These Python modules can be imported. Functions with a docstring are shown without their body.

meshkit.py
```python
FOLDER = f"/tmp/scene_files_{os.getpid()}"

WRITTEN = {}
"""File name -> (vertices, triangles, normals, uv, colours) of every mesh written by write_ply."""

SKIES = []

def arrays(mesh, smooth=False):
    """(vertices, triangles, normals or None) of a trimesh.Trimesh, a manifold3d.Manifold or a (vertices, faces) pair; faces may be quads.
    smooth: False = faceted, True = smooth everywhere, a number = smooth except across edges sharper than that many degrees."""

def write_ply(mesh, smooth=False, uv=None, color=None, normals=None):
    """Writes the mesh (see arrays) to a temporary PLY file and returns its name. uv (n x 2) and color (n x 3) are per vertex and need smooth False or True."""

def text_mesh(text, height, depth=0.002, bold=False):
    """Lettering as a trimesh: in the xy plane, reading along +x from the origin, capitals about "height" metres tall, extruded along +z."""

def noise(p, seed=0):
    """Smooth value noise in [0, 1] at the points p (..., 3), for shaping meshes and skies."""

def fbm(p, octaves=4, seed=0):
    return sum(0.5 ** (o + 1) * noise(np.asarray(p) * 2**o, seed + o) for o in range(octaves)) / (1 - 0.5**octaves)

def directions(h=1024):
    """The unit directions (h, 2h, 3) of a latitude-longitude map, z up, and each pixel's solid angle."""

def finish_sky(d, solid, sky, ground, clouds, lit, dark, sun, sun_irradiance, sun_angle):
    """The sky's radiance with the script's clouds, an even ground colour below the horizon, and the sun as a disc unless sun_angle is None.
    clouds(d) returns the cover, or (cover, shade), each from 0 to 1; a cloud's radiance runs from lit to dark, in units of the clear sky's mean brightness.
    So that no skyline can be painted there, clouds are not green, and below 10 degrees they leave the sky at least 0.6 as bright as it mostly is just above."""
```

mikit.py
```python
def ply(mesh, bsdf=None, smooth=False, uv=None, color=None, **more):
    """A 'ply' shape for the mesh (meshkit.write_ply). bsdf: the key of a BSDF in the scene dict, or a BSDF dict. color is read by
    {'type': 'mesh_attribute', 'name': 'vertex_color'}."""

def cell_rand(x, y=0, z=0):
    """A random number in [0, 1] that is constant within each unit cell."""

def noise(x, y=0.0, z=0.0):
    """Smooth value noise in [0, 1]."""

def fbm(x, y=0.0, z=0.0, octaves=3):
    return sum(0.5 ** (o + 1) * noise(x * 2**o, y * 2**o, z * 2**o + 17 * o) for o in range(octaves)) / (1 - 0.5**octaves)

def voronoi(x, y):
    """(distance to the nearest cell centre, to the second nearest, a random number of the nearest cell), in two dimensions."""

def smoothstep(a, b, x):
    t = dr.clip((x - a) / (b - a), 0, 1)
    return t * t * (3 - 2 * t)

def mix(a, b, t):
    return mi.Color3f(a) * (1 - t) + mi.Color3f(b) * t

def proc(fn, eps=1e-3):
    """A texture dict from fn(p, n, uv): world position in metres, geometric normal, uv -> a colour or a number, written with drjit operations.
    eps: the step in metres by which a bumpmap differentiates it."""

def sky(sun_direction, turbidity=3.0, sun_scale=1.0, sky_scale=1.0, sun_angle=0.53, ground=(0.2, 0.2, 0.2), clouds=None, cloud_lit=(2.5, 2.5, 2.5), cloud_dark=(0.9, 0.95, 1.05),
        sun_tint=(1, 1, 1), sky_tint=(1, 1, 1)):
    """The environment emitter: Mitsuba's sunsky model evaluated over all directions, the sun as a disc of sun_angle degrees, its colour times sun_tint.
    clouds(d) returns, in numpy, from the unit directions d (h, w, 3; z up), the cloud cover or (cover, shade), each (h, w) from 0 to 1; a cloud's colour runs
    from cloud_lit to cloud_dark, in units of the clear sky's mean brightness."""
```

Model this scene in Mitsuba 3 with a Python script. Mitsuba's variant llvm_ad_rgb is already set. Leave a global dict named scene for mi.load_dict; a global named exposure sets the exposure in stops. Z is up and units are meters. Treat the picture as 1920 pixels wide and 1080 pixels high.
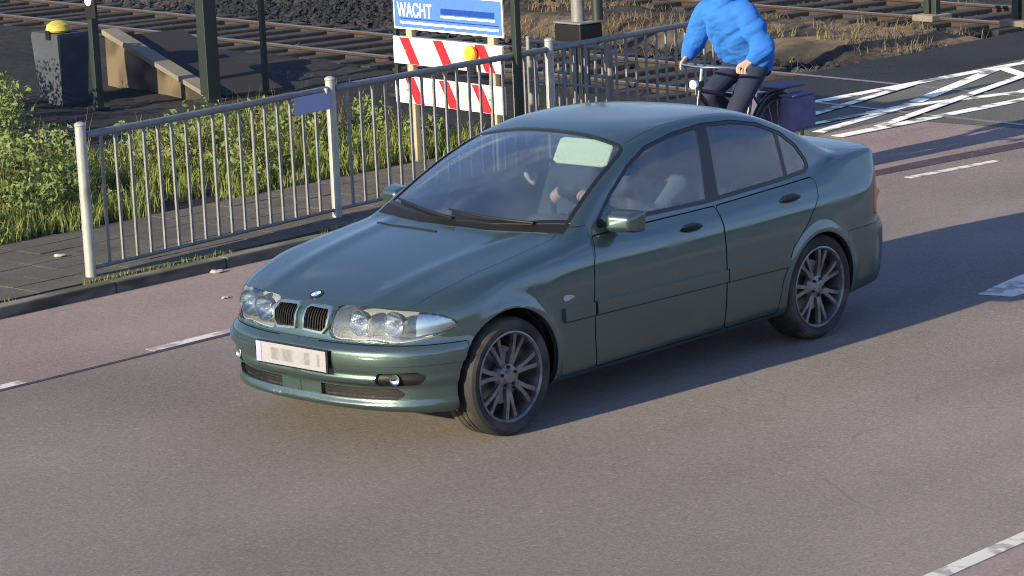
import math, random
import numpy as np, trimesh, manifold3d as m3, drjit as dr, mitsuba as mi, mikit, meshkit
from shapely.geometry import Polygon
from scipy.interpolate import PchipInterpolator
T = mi.ScalarTransform4f
scene, labels = {}, {}
R = random.Random(7); rng = np.random.default_rng(7)
# ------------------------------------------------------------------ camera, sky, exposure
# frame: x = driving direction of the sedan, y = its left, z up, metres; origin between its axles
CAM = np.array([11.52326732, 10.38865, 3.6024203])
FWD = np.array([-0.71568823, -0.66992394, -0.19746461]); UPV = np.array([-0.17390136, -0.10289568, 0.97937265])
scene['camera'] = {'type': 'perspective', 'fov': 21.28796, 'fov_axis': 'x', 'near_clip': 0.1, 'far_clip': 900.0,
                   'to_world': T().look_at(origin=CAM.tolist(), target=(CAM + FWD).tolist(), up=UPV.tolist())}
SUN_EL, SUN_AZ = math.radians(16.0), math.radians(-5.0)
SUN = [math.cos(SUN_EL) * math.cos(SUN_AZ), math.cos(SUN_EL) * math.sin(SUN_AZ), math.sin(SUN_EL)]
def veil(d):
    n = meshkit.fbm(d * np.array([4.0, 4.0, 9.0]) + 5.0, 5, 3); e = np.clip((.95 - d[..., 2]) / .5, 0, 1)
    return .48 * np.clip((n - .50) / .16, 0, 1) ** 1.3 * e
scene['sky'] = mikit.sky(SUN, turbidity=3.0, sun_scale=1.7, sun_tint=(.82, 1.0, 1.28), sky_scale=1.35, sky_tint=(.90, .98, 1.38), ground=(.12, .11, .10), clouds=veil, cloud_lit=(1.9, 1.95, 2.1), cloud_dark=(1.2, 1.3, 1.5))
exposure = 2.3

# ------------------------------------------------------------------ helpers
def numbered(k):
    if k not in scene and k not in labels and not any(q.startswith(k + '__') for q in scene): return k
    i = 1
    while True:
        c = f'{k}_{i:03d}'
        if c not in scene and c not in labels and not any(q.startswith(c + '__') for q in scene): return c
        i += 1
def thing(name, label, cat, group=None):
    k = numbered(name); labels[k] = {'label': label, 'category': cat}
    if group: labels[k]['group'] = group
    return k
def tag(k, label=None, cat=None, group=None, kind=None):
    d = labels.setdefault(k, {})
    for a, b in (('label', label), ('category', cat), ('group', group), ('kind', kind)):
        if b: d[a] = b
    return k
def tm(mesh):
    if isinstance(mesh, trimesh.Trimesh): return mesh
    if hasattr(mesh, 'to_mesh'):
        m = mesh.to_mesh(); return trimesh.Trimesh(m.vert_properties[:, :3], m.tri_verts, process=False)
    return trimesh.Trimesh(mesh[0], mesh[1], process=False)
def obj(name, mesh, mat, parent=None, smooth=30, **kw):
    if hasattr(mesh, 'is_empty') and not isinstance(mesh, trimesh.Trimesh) and mesh.is_empty(): return None
    if isinstance(mesh, list): mesh = trimesh.util.concatenate([tm(x) for x in mesh])
    k = numbered((parent + '__' if parent else '') + name)
    scene[k] = mikit.ply(mesh, mat, smooth=smooth, **kw)
    return k
def struct(name, mesh, mat, smooth=False, kind='structure'):
    k = obj(name, mesh, mat, None, smooth); labels[k] = {'kind': kind}; return k
def box(c, s, rz=0.0, bev=0.0):
    if bev > 0:
        h = [max(v / 2 - bev, 1e-4) for v in s]
        sp = m3.Manifold.sphere(bev, 8)
        m = tm(m3.Manifold.batch_hull([sp.translate((x * h[0], y * h[1], z * h[2])) for x in (-1, 1) for y in (-1, 1) for z in (-1, 1)]))
    else: m = trimesh.creation.box(extents=s)
    if rz: m.apply_transform(trimesh.transformations.rotation_matrix(rz, [0, 0, 1]))
    m.apply_translation(c); return m
def cyl(p, q, r, n=16, r2=None):
    p, q = np.array(p, float), np.array(q, float); d = q - p; L = np.linalg.norm(d)
    m = tm(m3.Manifold.cylinder(L, r, r if r2 is None else r2, n))
    m.apply_transform(trimesh.geometry.align_vectors([0, 0, 1], d / L)); m.apply_translation(p); return m
def tube(pts, r, n=10):
    pts = np.array(pts, float); t = np.gradient(pts, axis=0); t /= np.linalg.norm(t, axis=1, keepdims=True)
    a = np.array([0, 0, 1.0]) if abs(t[0, 2]) < .9 else np.array([1.0, 0, 0]); V = []
    rr = np.broadcast_to(r, len(pts))
    for p, d, q in zip(pts, t, rr):
        u = np.cross(d, a); u /= np.linalg.norm(u); v = np.cross(u, d); a = v
        th = np.arange(n) * 2 * np.pi / n
        V.append(p + q * (np.cos(th)[:, None] * u + np.sin(th)[:, None] * v))
    V = np.vstack(V); F = []
    for i in range(len(pts) - 1):
        for j in range(n):
            a0, b0 = i * n + j, i * n + (j + 1) % n
            F += [[a0, a0 + n, b0 + n], [a0, b0 + n, b0]]
    k = len(V); V = np.vstack([V, pts[0], pts[-1]])
    for j in range(n): F += [[k, j, (j + 1) % n], [k + 1, (len(pts) - 1) * n + (j + 1) % n, (len(pts) - 1) * n + j]]
    m = trimesh.Trimesh(V, F, process=False); m.fix_normals(); return m
def lathe(prof, n=48):
    """profile (r, h) closed loop revolved round z"""
    return tm(m3.CrossSection([np.array(prof, float)], m3.FillRule.NonZero).revolve(n))
def to_y(m):            # z axis -> +y
    m = tm(m).copy(); m.vertices = m.vertices[:, [0, 2, 1]]; m.invert(); return m
def to_x(m):            # z axis -> +x
    m = tm(m).copy(); m.vertices = m.vertices[:, [2, 0, 1]]; return m
def mv(m, t): m = m.copy(); m.apply_translation(t); return m
def rot(m, ang, ax, c=(0, 0, 0)): m = m.copy(); m.apply_transform(trimesh.transformations.rotation_matrix(ang, ax, c)); return m
def mirror(m): m = tm(m).copy(); m.vertices = m.vertices * [1, -1, 1]; m.invert(); return m
def poly_prism(pts, z0, z1):
    p = Polygon(pts)
    m = trimesh.creation.extrude_polygon(p, z1 - z0, engine='earcut'); m.apply_translation([0, 0, z0]); return m
def sheet(pts, z, step=None):
    """flat polygon at height z"""
    p = Polygon(pts); v, f = trimesh.creation.triangulate_polygon(p, engine='earcut')
    m = trimesh.Trimesh(np.column_stack([v, np.full(len(v), z)]), f, process=False)
    if m.face_normals[:, 2].mean() < 0: m.invert()
    return m
def body(bones, iters=10, edge=.02, extra=()):
    """bones: (p, rp, q, rq): tapered limbs merged into one smooth surface"""
    parts = [m3.Manifold.batch_hull([m3.Manifold.sphere(rp, 20).translate(tuple(p)), m3.Manifold.sphere(rq, 20).translate(tuple(q))]) for p, rp, q, rq in bones] + list(extra)
    m = tm(m3.Manifold.batch_boolean(parts, m3.OpType.Add).refine_to_length(edge))
    m.merge_vertices(); trimesh.smoothing.filter_taubin(m, .5, -.52, iterations=iters); return m

# ------------------------------------------------------------------ materials
def mat(name, d): scene[name] = d; return name
def two(d): return {'type': 'twosided', 'bsdf': d}
def prin(name, col, rough=.5, **kw):
    c = {'type': 'rgb', 'value': list(col)} if not callable(col) else mikit.proc(col)
    return mat(name, two({'type': 'principled', 'base_color': c, 'roughness': rough, **kw}))
C3 = mi.Color3f
nz, fbm, mix, sst = mikit.noise, mikit.fbm, mikit.mix, mikit.smoothstep
def paint_fn(p, n, uv):
    g = nz(p.x * 320, p.y * 320, p.z * 320) - .5
    dust = sst(.45, .75, fbm(p.x * 3, p.y * 3, p.z * 5)) * (1 - sst(.2, .75, p.z)) * .5
    c = C3(.116, .184, .170) * (1 + .5 * g)
    return mix(c, C3(.10, .095, .08), dust * .55)
def paint_rough(p, n, uv): return .36 + .16 * (fbm(p.x * 2.5, p.y * 2.5, p.z * 4) - .4)
def lacquer_rough(p, n, uv): return .07 + .10 * sst(.45, .7, fbm(p.x * 5, p.y * 5, p.z * 7)) + .12 * (1 - sst(.2, .5, p.z))
mat('car_paint', two({'type': 'blendbsdf', 'weight': .46, 'flakes': {'type': 'principled', 'base_color': mikit.proc(paint_fn), 'metallic': .70, 'roughness': mikit.proc(paint_rough), 'specular': .5},
    'lacquer': {'type': 'principled', 'base_color': {'type': 'rgb', 'value': [.19, .21, .25]}, 'metallic': 1.0, 'roughness': mikit.proc(lacquer_rough)}}))
prin('black_plastic', (.010, .010, .012), .5, specular=.3)
prin('black_trim', (.012, .013, .015), .28)
prin('liner_dark', (.020, .021, .025), .85)
prin('interior_grey', (.055, .056, .062), .75)
prin('seat_cloth', (.050, .055, .068), .85)
prin('rubber', lambda p, n, uv: mix(C3(.022, .022, .023), C3(.075, .065, .055), sst(.42, .8, fbm(p.x * 9, p.y * 9, p.z * 9))), .8)
prin('alloy', lambda p, n, uv: mix(C3(.24, .24, .265), C3(.12, .115, .115), sst(.4, .8, fbm(p.x * 16, p.y * 16, p.z * 16))), .38, metallic=.75)
prin('steel_disc', (.30, .29, .28), .4, metallic=.9)
prin('chrome', (.75, .76, .78), .12, metallic=1.0)
prin('reflector', (.74, .78, .75), .20, metallic=1.0)
prin('lamp_housing', (.46, .48, .48), .5, metallic=.35, specular=.4)
prin('amber_lens', (.75, .40, .16), .2)
prin('red_lens', (.36, .010, .014), .15, clearcoat=1.0)
prin('visor_cream', (.78, .80, .55), .7)
prin('kidney_chrome', (.45, .52, .50), .18, metallic=.9)
def plate_fn(p, n, uv):
    b = sst(.30, .75, nz(p.y * 34, 2.0, 3.0)) * (.55 + .45 * nz(p.y * 70, p.z * 60, 1.0)) * 1.3; inside = sst(.205, .195, dr.abs(p.y - .012)) * sst(.036, .03, dr.abs(p.z - .478))
    return mix(C3(.28, .28, .32), C3(.19, .19, .22), b * inside)
prin('plate_white', plate_fn, .35)
prin('plate_blue', (.30, .32, .55), .35)
mat('glass', {'type': 'thindielectric', 'int_ior': 1.5})
mat('tint_glass', {'type': 'thindielectric', 'int_ior': 1.52, 'specular_transmittance': {'type': 'rgb', 'value': [.62, .74, .74]}})
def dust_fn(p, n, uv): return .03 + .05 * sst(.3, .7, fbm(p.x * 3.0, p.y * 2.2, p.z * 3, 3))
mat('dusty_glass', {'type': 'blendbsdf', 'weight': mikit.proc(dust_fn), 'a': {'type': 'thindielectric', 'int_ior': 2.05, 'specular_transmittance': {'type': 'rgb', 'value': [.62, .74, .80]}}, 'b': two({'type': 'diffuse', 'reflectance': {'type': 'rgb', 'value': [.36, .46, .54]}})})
mat('side_glass', {'type': 'blendbsdf', 'weight': .008, 'a': {'type': 'thindielectric', 'int_ior': 1.7, 'specular_transmittance': {'type': 'rgb', 'value': [.24, .30, .36]}}, 'b': two({'type': 'diffuse', 'reflectance': {'type': 'rgb', 'value': [.34, .40, .48]}})})
mat('lens_clear', {'type': 'thindielectric', 'int_ior': 1.55, 'specular_transmittance': {'type': 'rgb', 'value': [.93, .95, .95]}})
# ------------------------------------------------------------------ the sedan's skin: one implicit surface
def tab(pts, lo, hi, n=1500):
    pts = sorted(pts); x = np.array([p[0] for p in pts]); y = np.array([p[1] for p in pts])
    g = np.linspace(lo, hi, n); v = PchipInterpolator(x, y)(np.clip(g, x[0], x[-1])); inv = (n - 1) / (hi - lo)
    def f(t):
        u = np.clip((t - lo) * inv, 0, n - 1.001); i = u.astype(int); w = u - i
        return v[i] * (1 - w) + v[i + 1] * w
    return f
T_y = tab([(.15, .785), (.20, .812), (.26, .838), (.36, .853), (.48, .863), (.58, .867), (.68, .866), (.77, .860), (.842, .850), (.862, .843), (.91, .824), (.96, .800), (1.02, .775), (1.12, .74)], 0, 1.6)
T_w = tab([(-2.4, .88), (-2.2, .935), (-2.0, .962), (-1.7, .985), (-1.36, .997), (-.8, 1.0), (0, 1.0), (.8, .997), (1.36, .99), (1.7, .968), (1.9, .94), (2.1, .90)], -2.5, 2.4)
T_fx = tab([(.12, 1.97), (.17, 2.02), (.205, 2.065), (.228, 2.098), (.252, 2.106), (.278, 2.090), (.35, 2.088), (.372, 2.112), (.395, 2.120), (.415, 2.114), (.44, 2.122), (.50, 2.130), (.535, 2.127), (.555, 2.108), (.58, 2.078), (.61, 2.070), (.68, 2.062), (.72, 2.045), (.76, 2.005), (.80, 1.93), (.9, 1.7)], 0, 1.6)
T_dr = tab([(0, 0), (.2, .008), (.4, .042), (.55, .095), (.65, .155), (.72, .22), (.78, .31), (.83, .43), (.87, .60), (1.0, 1.2)], 0, 1.4)
T_rx = tab([(.12, -2.15), (.2, -2.25), (.3, -2.30), (.45, -2.325), (.56, -2.325), (.61, -2.30), (.65, -2.268), (.8, -2.262), (.95, -2.252), (1.03, -2.245), (1.1, -2.22)], 0, 1.6)
T_rd = tab([(0, 0), (.3, .014), (.5, .035), (.62, .075), (.70, .125), (.76, .19), (.82, .31), (.87, .52), (1.0, 1.1)], 0, 1.4)
T_tp = tab([(2.2, .70), (2.1, .732), (2.0, .768), (1.9, .797), (1.8, .822), (1.6, .865), (1.4, .900), (1.1, .943), (.85, .972), (.6, .992), (.3, .972), (-.4, .968), (-1.0, .99), (-1.4, 1.02), (-1.75, 1.075), (-1.95, 1.083), (-2.15, 1.075), (-2.3, 1.068)], -2.5, 2.4)
T_gy = tab([(.85, .815), (.90, .795), (.96, .776), (1.1, .718), (1.25, .655), (1.36, .602), (1.45, .55), (1.6, .45)], 0, 1.7)
T_zb = tab([(-2.4, .26), (-2.0, .22), (-1.6, .185), (1.5, .185), (1.9, .20), (2.1, .215)], -2.5, 2.4)
def smax(a, b, k): return .5 * (a + b + np.sqrt((a - b) ** 2 + k * k))
def smin(a, b, k): return .5 * (a + b - np.sqrt((a - b) ** 2 + k * k))
WX, WZ, WR = 1.3625, .318, .318
def Fbody(P):
    x, y, z = P[:, 0], P[:, 1], P[:, 2]; a = np.abs(y)
    Ys = T_y(z) * T_w(x)
    for xc, rr in ((WX, .372), (-WX, .345)):
        r = np.hypot(x - xc, z - .32); Ys = Ys + .013 * np.exp(-((r - rr) / .035) ** 2) * (z > .2)
    f = a - Ys
    f = smax(f, .75 * (x - T_fx(z) + T_dr(a)), .03)
    f = smax(f, .75 * (T_rx(z) + T_rd(a) - x), .022)
    bul = .010 * np.exp(-((a - .40 - .10 * (1.9 - x)) / .07) ** 2) * (x > .5) * (x < 2.2)      # power-dome edges of the hood
    top = T_tp(x) - .032 * (a / .78) ** 2.2 + bul
    f = smax(f, z - top, .045 - .033 * np.clip((-1.6 - x) / .5, 0, 1))
    f = smax(f, T_zb(x) - z, .03)
    g = .9 * (a - T_gy(z) + .07 * np.clip((-1.05 - x) / .8, 0, 1) ** 2)
    zf = 1.000 + (.890 - .12 * (a / .7) ** 2 - x) * .485
    zf = zf - .05 * ((x - .40) / .45) ** 2 + .03
    zr = 1.335 + .50 * (x + 1.45 - .10 * (a / .55) ** 2)
    zo = 1.452 - .10 * (x + .55) ** 2
    zt = smin(smin(zf, zo, .03), zr, .05) - .016 * (a / .58) ** 2.5
    g = smax(smax(g, (z - zt) * .9, .04), .75 - z, .02)
    return smin(f, g, .022)
NT = 280
def grid_dirs():
    th = (np.arange(NT) + .5) * 2 * np.pi / NT
    # denser towards the corners of the section
    O, D, rows = [], [], []
    zc = .45; x0, x1 = -1.5, 1.3
    def ring(x, phi):
        s, c = math.sin(phi), math.cos(phi)
        O.append(np.tile([x, 0, zc], (NT, 1))); D.append(np.column_stack([np.full(NT, s), c * np.sin(th), c * np.cos(th)]))
    for ph in np.linspace(-math.pi / 2, 0, 64)[1:-1]: ring(x0, ph)
    for x in np.linspace(x0, x1, 200): ring(x, 0)
    for ph in np.linspace(0, math.pi / 2, 80)[1:-1]: ring(x1, ph)
    O.append([[x0, 0, zc], [x1, 0, zc]]); D.append([[-1, 0, 0], [1, 0, 0]])
    return np.vstack(O), np.vstack(D)
GO, GD = grid_dirs()
def grid_faces():
    n = (len(GO) - 2) // NT; i = np.arange(n - 1)[:, None] * NT; j = np.arange(NT)[None]; k = (j + 1) % NT
    a, b, c, d = (i + j).ravel(), (i + NT + j).ravel(), (i + NT + k).ravel(), (i + k).ravel()
    F = np.vstack([np.column_stack([a, b, c]), np.column_stack([a, c, d])])
    L = len(GO); j = np.arange(NT); k = (j + 1) % NT; o = (n - 1) * NT
    return np.vstack([F, np.column_stack([np.full(NT, L - 2), j, k]), np.column_stack([np.full(NT, L - 1), o + k, o + j])])
GF = grid_faces()
def level(c):
    """solid {F <= c} as a Manifold"""
    lo, hi = np.zeros(len(GO)), np.full(len(GO), 1.7)
    for _ in range(26):
        md = .5 * (lo + hi); ins = Fbody(GO + md[:, None] * GD) < c
        lo, hi = np.where(ins, md, lo), np.where(ins, hi, md)
    V = GO + (.5 * (lo + hi))[:, None] * GD
    m = m3.Manifold(m3.Mesh(V.astype(np.float32), GF.astype(np.uint32)))
    if m.volume() < 0 or m.status() != m3.Error.NoError:
        m = m3.Manifold(m3.Mesh(V.astype(np.float32), GF[:, ::-1].astype(np.uint32)))
    return m
def surf_x(y, z, front=True, c=0.0):
    lo, hi = (1.0, 2.4) if front else (-2.6, -1.0)
    for _ in range(30):
        md = .5 * (lo + hi); ins = Fbody(np.array([[md, y, z]]))[0] < c
        if ins == front: lo = md
        else: hi = md
    return .5 * (lo + hi)
def surf_y(x, z, c=0.0):
    lo, hi = 0.0, 1.1
    for _ in range(30):
        md = .5 * (lo + hi)
        if Fbody(np.array([[x, md, z]]))[0] < c: lo = md
        else: hi = md
    return .5 * (lo + hi)
def surf_z(x, y, c=0.0):
    lo, hi = .5, 1.6
    for _ in range(30):
        md = .5 * (lo + hi)
        if Fbody(np.array([[x, y, md]]))[0] < c: lo = md
        else: hi = md
    return .5 * (lo + hi)
CS = m3.CrossSection; JT = m3.JoinType
def cs(pts, rnd=0.0, off=0.0):
    c = CS([np.array(pts, float)], m3.FillRule.NonZero)
    if c.area() < 0: c = CS([np.array(pts[::-1], float)], m3.FillRule.NonZero)
    if rnd: c = c.offset(-rnd, JT.Round, circular_segments=32).offset(2 * rnd, JT.Round, circular_segments=32).offset(-rnd, JT.Round, circular_segments=32)
    if off: c = c.offset(off, JT.Round, circular_segments=32)
    return c
def side(c, y0=.15, y1=1.2): return c.extrude(y1 - y0).transform(np.array([[1, 0, 0, 0], [0, 0, 1, y0], [0, 1, 0, 0.0]]))
def front(c, x0=1.4, x1=2.4): return c.extrude(x1 - x0).transform(np.array([[0, 0, 1, x0], [1, 0, 0, 0], [0, 1, 0, 0.0]]))
def topp(c, z0=.5, z1=1.7): return c.extrude(z1 - z0).translate((0, 0, z0))
def mir(m): return m.mirror((0, 1, 0))
def both(m): return m + mir(m)
def blk(x0, x1, y0, y1, z0, z1): return m3.Manifold.cube((x1 - x0, y1 - y0, z1 - z0)).translate((x0, y0, z0))
def skin_only(m, c, tol=.0015):
    """only the faces of a cut solid that lie on the surface {F = c}"""
    t = tm(m); ok = np.abs(Fbody(t.triangles_center) - c) < tol
    ok &= np.abs(Fbody(t.vertices)[t.faces] - c).max(1) < tol
    return t.submesh([np.nonzero(ok)[0]], append=True)
def spl(pts, n=8):
    """closed Catmull-Rom through pts"""
    P = np.array(pts, float); N = len(P); out = []
    for i in range(N):
        a, b, c, d = P[i - 1], P[i], P[(i + 1) % N], P[(i + 2) % N]
        for t in np.arange(n) / n: out.append(.5 * (2 * b + (c - a) * t + (2 * a - 5 * b + 4 * c - d) * t * t + (3 * b - a - 3 * c + d) * t ** 3))
    return np.array(out)
O0, O1 = level(0.0), level(-.014)
OL1, OL2 = level(-.020), level(-.032)
Og = level(-.006); Ot0, Ot1 = level(-.003), level(-.016)
Om = level(.017); Ob = level(-.11)
ARCH = both(m3.Manifold.cylinder(.75, .362, .362, 72).transform(np.array([[1, 0, 0, WX], [0, 0, 1, .5], [0, 1, 0, .325]])) +
            m3.Manifold.cylinder(.75, .336, .336, 72).transform(np.array([[1, 0, 0, -WX], [0, 0, 1, .5], [0, 1, 0, .318]])))
G = .0030
# side regions (x, z)
DLO = [(.56, .972), (.13, .974), (-.40, .966), (-1.0, .984), (-1.37, 1.000), (-1.425, 1.03), (-1.425, 1.08), (-1.375, 1.17), (-1.27, 1.255), (-1.085, 1.332), (-.87, 1.374), (-.60, 1.388), (-.32, 1.372), (-.06, 1.332), (.14, 1.258), (.36, 1.135), (.53, 1.02)]
c_dlo = cs(DLO, .018)
def seg(x0, x1, x0t=None, x1t=None): return cs([(x0, .9), (x1, .9), (x1t if x1t is not None else x1, 1.5), (x0t if x0t is not None else x0, 1.5)])
c_gl = c_dlo.offset(-.022, JT.Round, circular_segments=32)
c_fd_g = c_gl ^ cs([(-.375, .9), (.8, .9), (.8, 1.5), (-.595, 1.5)])
c_rd_g = c_gl ^ cs([(-1.135, .9), (-.495, .9), (-.675, 1.5), (-1.26, 1.5)])
c_q_g = c_gl ^ cs([(-1.6, .9), (-1.165, .9), (-1.295, 1.5), (-1.6, 1.5)])
c_fd = cs([(.62, .945), (.68, .80), (.70, .60), (.69, .40), (.66, .232), (-.45, .232), (-.45, .945)], .02)
c_rd = cs([(-.455, .232), (-.455, .945), (-1.415, .975), (-1.37, .86), (-1.24, .73), (-1.08, .60), (-.985, .42), (-.955, .232)], .03)
c_fb = cs([(1.66, .10), (1.66, .568), (2.3, .568), (2.3, .10)])
c_rb = cs([(-1.64, .10), (-1.64, .612), (-2.5, .612), (-2.5, .10)])
c_fn = cs([(.625, 1.0), (.685, .80), (.705, .60), (.695, .40), (.665, .232), (1.2, .232), (1.2, .10), (1.655, .10), (1.655, .573), (2.4, .573), (2.4, 1.0)])
c_tl = cs([(-1.96, .665), (-2.00, .86), (-2.06, .93), (-2.4, .93), (-2.4, .665)], .02)
c_sill = cs([(1.1, .10), (1.1, .226), (-1.1, .226), (-1.1, .10)])
# top regions (x, y)
def sym(half): return half + [(x, -y) for x, y in half[::-1]]
c_hd = cs(sym([(.905, 0.001), (.895, .25), (.845, .50), (.77, .68), (1.2, .695), (1.6, .675), (1.8, .64), (1.9, .60), (2.3, .60), (2.3, .001)]), .02)
c_ws = cs(sym([(.845, .001), (.83, .25), (.775, .48), (.69, .685), (.44, .640), (.24, .608), (.14, .588), (.085, .565), (.06, .53), (.035, .25), (.028, .001)]), .02)
c_cw = cs(sym([(.898, .001), (.888, .25), (.838, .50), (.762, .71), (.685, .70), (.76, .49), (.815, .25), (.83, .001)]))
c_rf = cs(sym([(.008, .001), (.015, .25), (.042, .54), (-.40, .52), (-.8, .515), (-1.20, .49), (-1.225, .25), (-1.24, .001)]), .01)
c_rw = cs(sym([(-1.275, .001), (-1.265, .25), (-1.24, .44), (-1.5, .52), (-1.72, .575), (-1.80, .35), (-1.835, .001)]), .03)
c_tk = cs(sym([(-1.92, .001), (-1.90, .35), (-1.84, .63), (-2.05, .64), (-2.6, .60), (-2.6, .001)]), .02)
# headlight (y, z), kidneys
LAMP = [(.222, .600), (.34, .588), (.47, .594), (.59, .584), (.69, .598), (.765, .625), (.796, .662), (.775, .700), (.71, .732), (.60, .746), (.42, .750), (.24, .746), (.215, .70)]
c_lamp = cs(spl(LAMP, 5)); P_lamp = both(front(c_lamp, 1.45)); P_lampG = both(front(c_lamp.offset(G, JT.Round), 1.45))
KID = [(.026, .615), (.17, .606), (.205, .64), (.212, .70), (.19, .742), (.05, .746), (.026, .73)]
c_kid = cs(KID, .012); P_kid = both(front(c_kid, 1.8)); c_kin = c_kid.offset(-.011, JT.Round)
c_int = cs([(-.60, .285), (.60, .285), (.64, .315), (.60, .345), (-.60, .345), (-.64, .315)], .01)
c_fog = both(front(cs([(.50, .355), (.70, .365), (.74, .405), (.70, .435), (.52, .428)], .02), 1.5))
P_dlo = both(side(c_dlo)); P_ws = topp(c_ws, .95); P_rw = topp(c_rw, .95); P_cw = topp(c_cw, .9, 1.1)
S = (O0 - O1) - ARCH - P_dlo - P_ws - P_rw
def cutL(c, off=-G): return S ^ side(c.offset(off, JT.Round) if off else c)
car = thing('sedan_car', 'dark green metallic four door sedan driving along the grey asphalt road', 'car')
PA = 'car_paint'
used = []
def both_parts(name, m, mt, parent=car, smooth=30):
    a = obj(name, m, mt, parent, smooth); b = obj(name, mirror(m), mt, parent, smooth); return a, b
Phood = topp(c_hd, .575) - P_lampG - blk(1.5, 2.5, -1, 1, 0, .576)
hood = obj('hood', (S - P_lampG - P_kid - P_cw) ^ (topp(c_hd.offset(-G, JT.Round), .578) - P_lampG), PA, car)
roof = obj('roof', S ^ topp(c_rf, 1.2), PA, car)
Ptrunk = topp(c_tk, .64)
trunk = obj('trunk_lid', (S ^ topp(c_tk.offset(-G, JT.Round), .643)) - both(side(c_tl, .15)), PA, car)
fb = obj('front_bumper', ((S ^ side(c_fb, -1.2, 1.2)) - front(c_int, 1.7) - c_fog), PA, car)
rb = obj('rear_bumper', S ^ side(c_rb, -1.2, 1.2), PA, car)
fenderM = cutL(c_fn, 0) - Phood - P_lampG - side(c_fb.offset(G, JT.Round), -1.2, 1.2) - P_cw
fend = both_parts('front_fender', fenderM, PA)
fdM = cutL(c_fd); fdoor = both_parts('front_door', fdM, PA)
rdM = cutL(c_rd); rdoor = both_parts('rear_door', rdM, PA)
sideP = [side(c.offset(G, JT.Round)) for c in (c_fd, c_rd, c_fb, c_rb, c_fn, c_tl)]
restM = S - Phood - topp(c_rf.offset(G, JT.Round), 1.2) - Ptrunk - P_cw - P_lampG - m3.Manifold.batch_boolean(sideP, m3.OpType.Add) - mir(m3.Manifold.batch_boolean(sideP, m3.OpType.Add))
both_parts('side_panel', restM ^ blk(-3, 3, .002, 2, -1, 3), PA)
# liner: the dark inside of the skin
LN = (OL1 - OL2) - ARCH - P_dlo - P_ws - P_rw - both(front(c_lamp.offset(.01, JT.Round), 1.45))
obj('inner_liner', LN, 'liner_dark', car)
obj('cowl', (Ot0 - Ot1) ^ P_cw, 'black_plastic', car)
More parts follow.
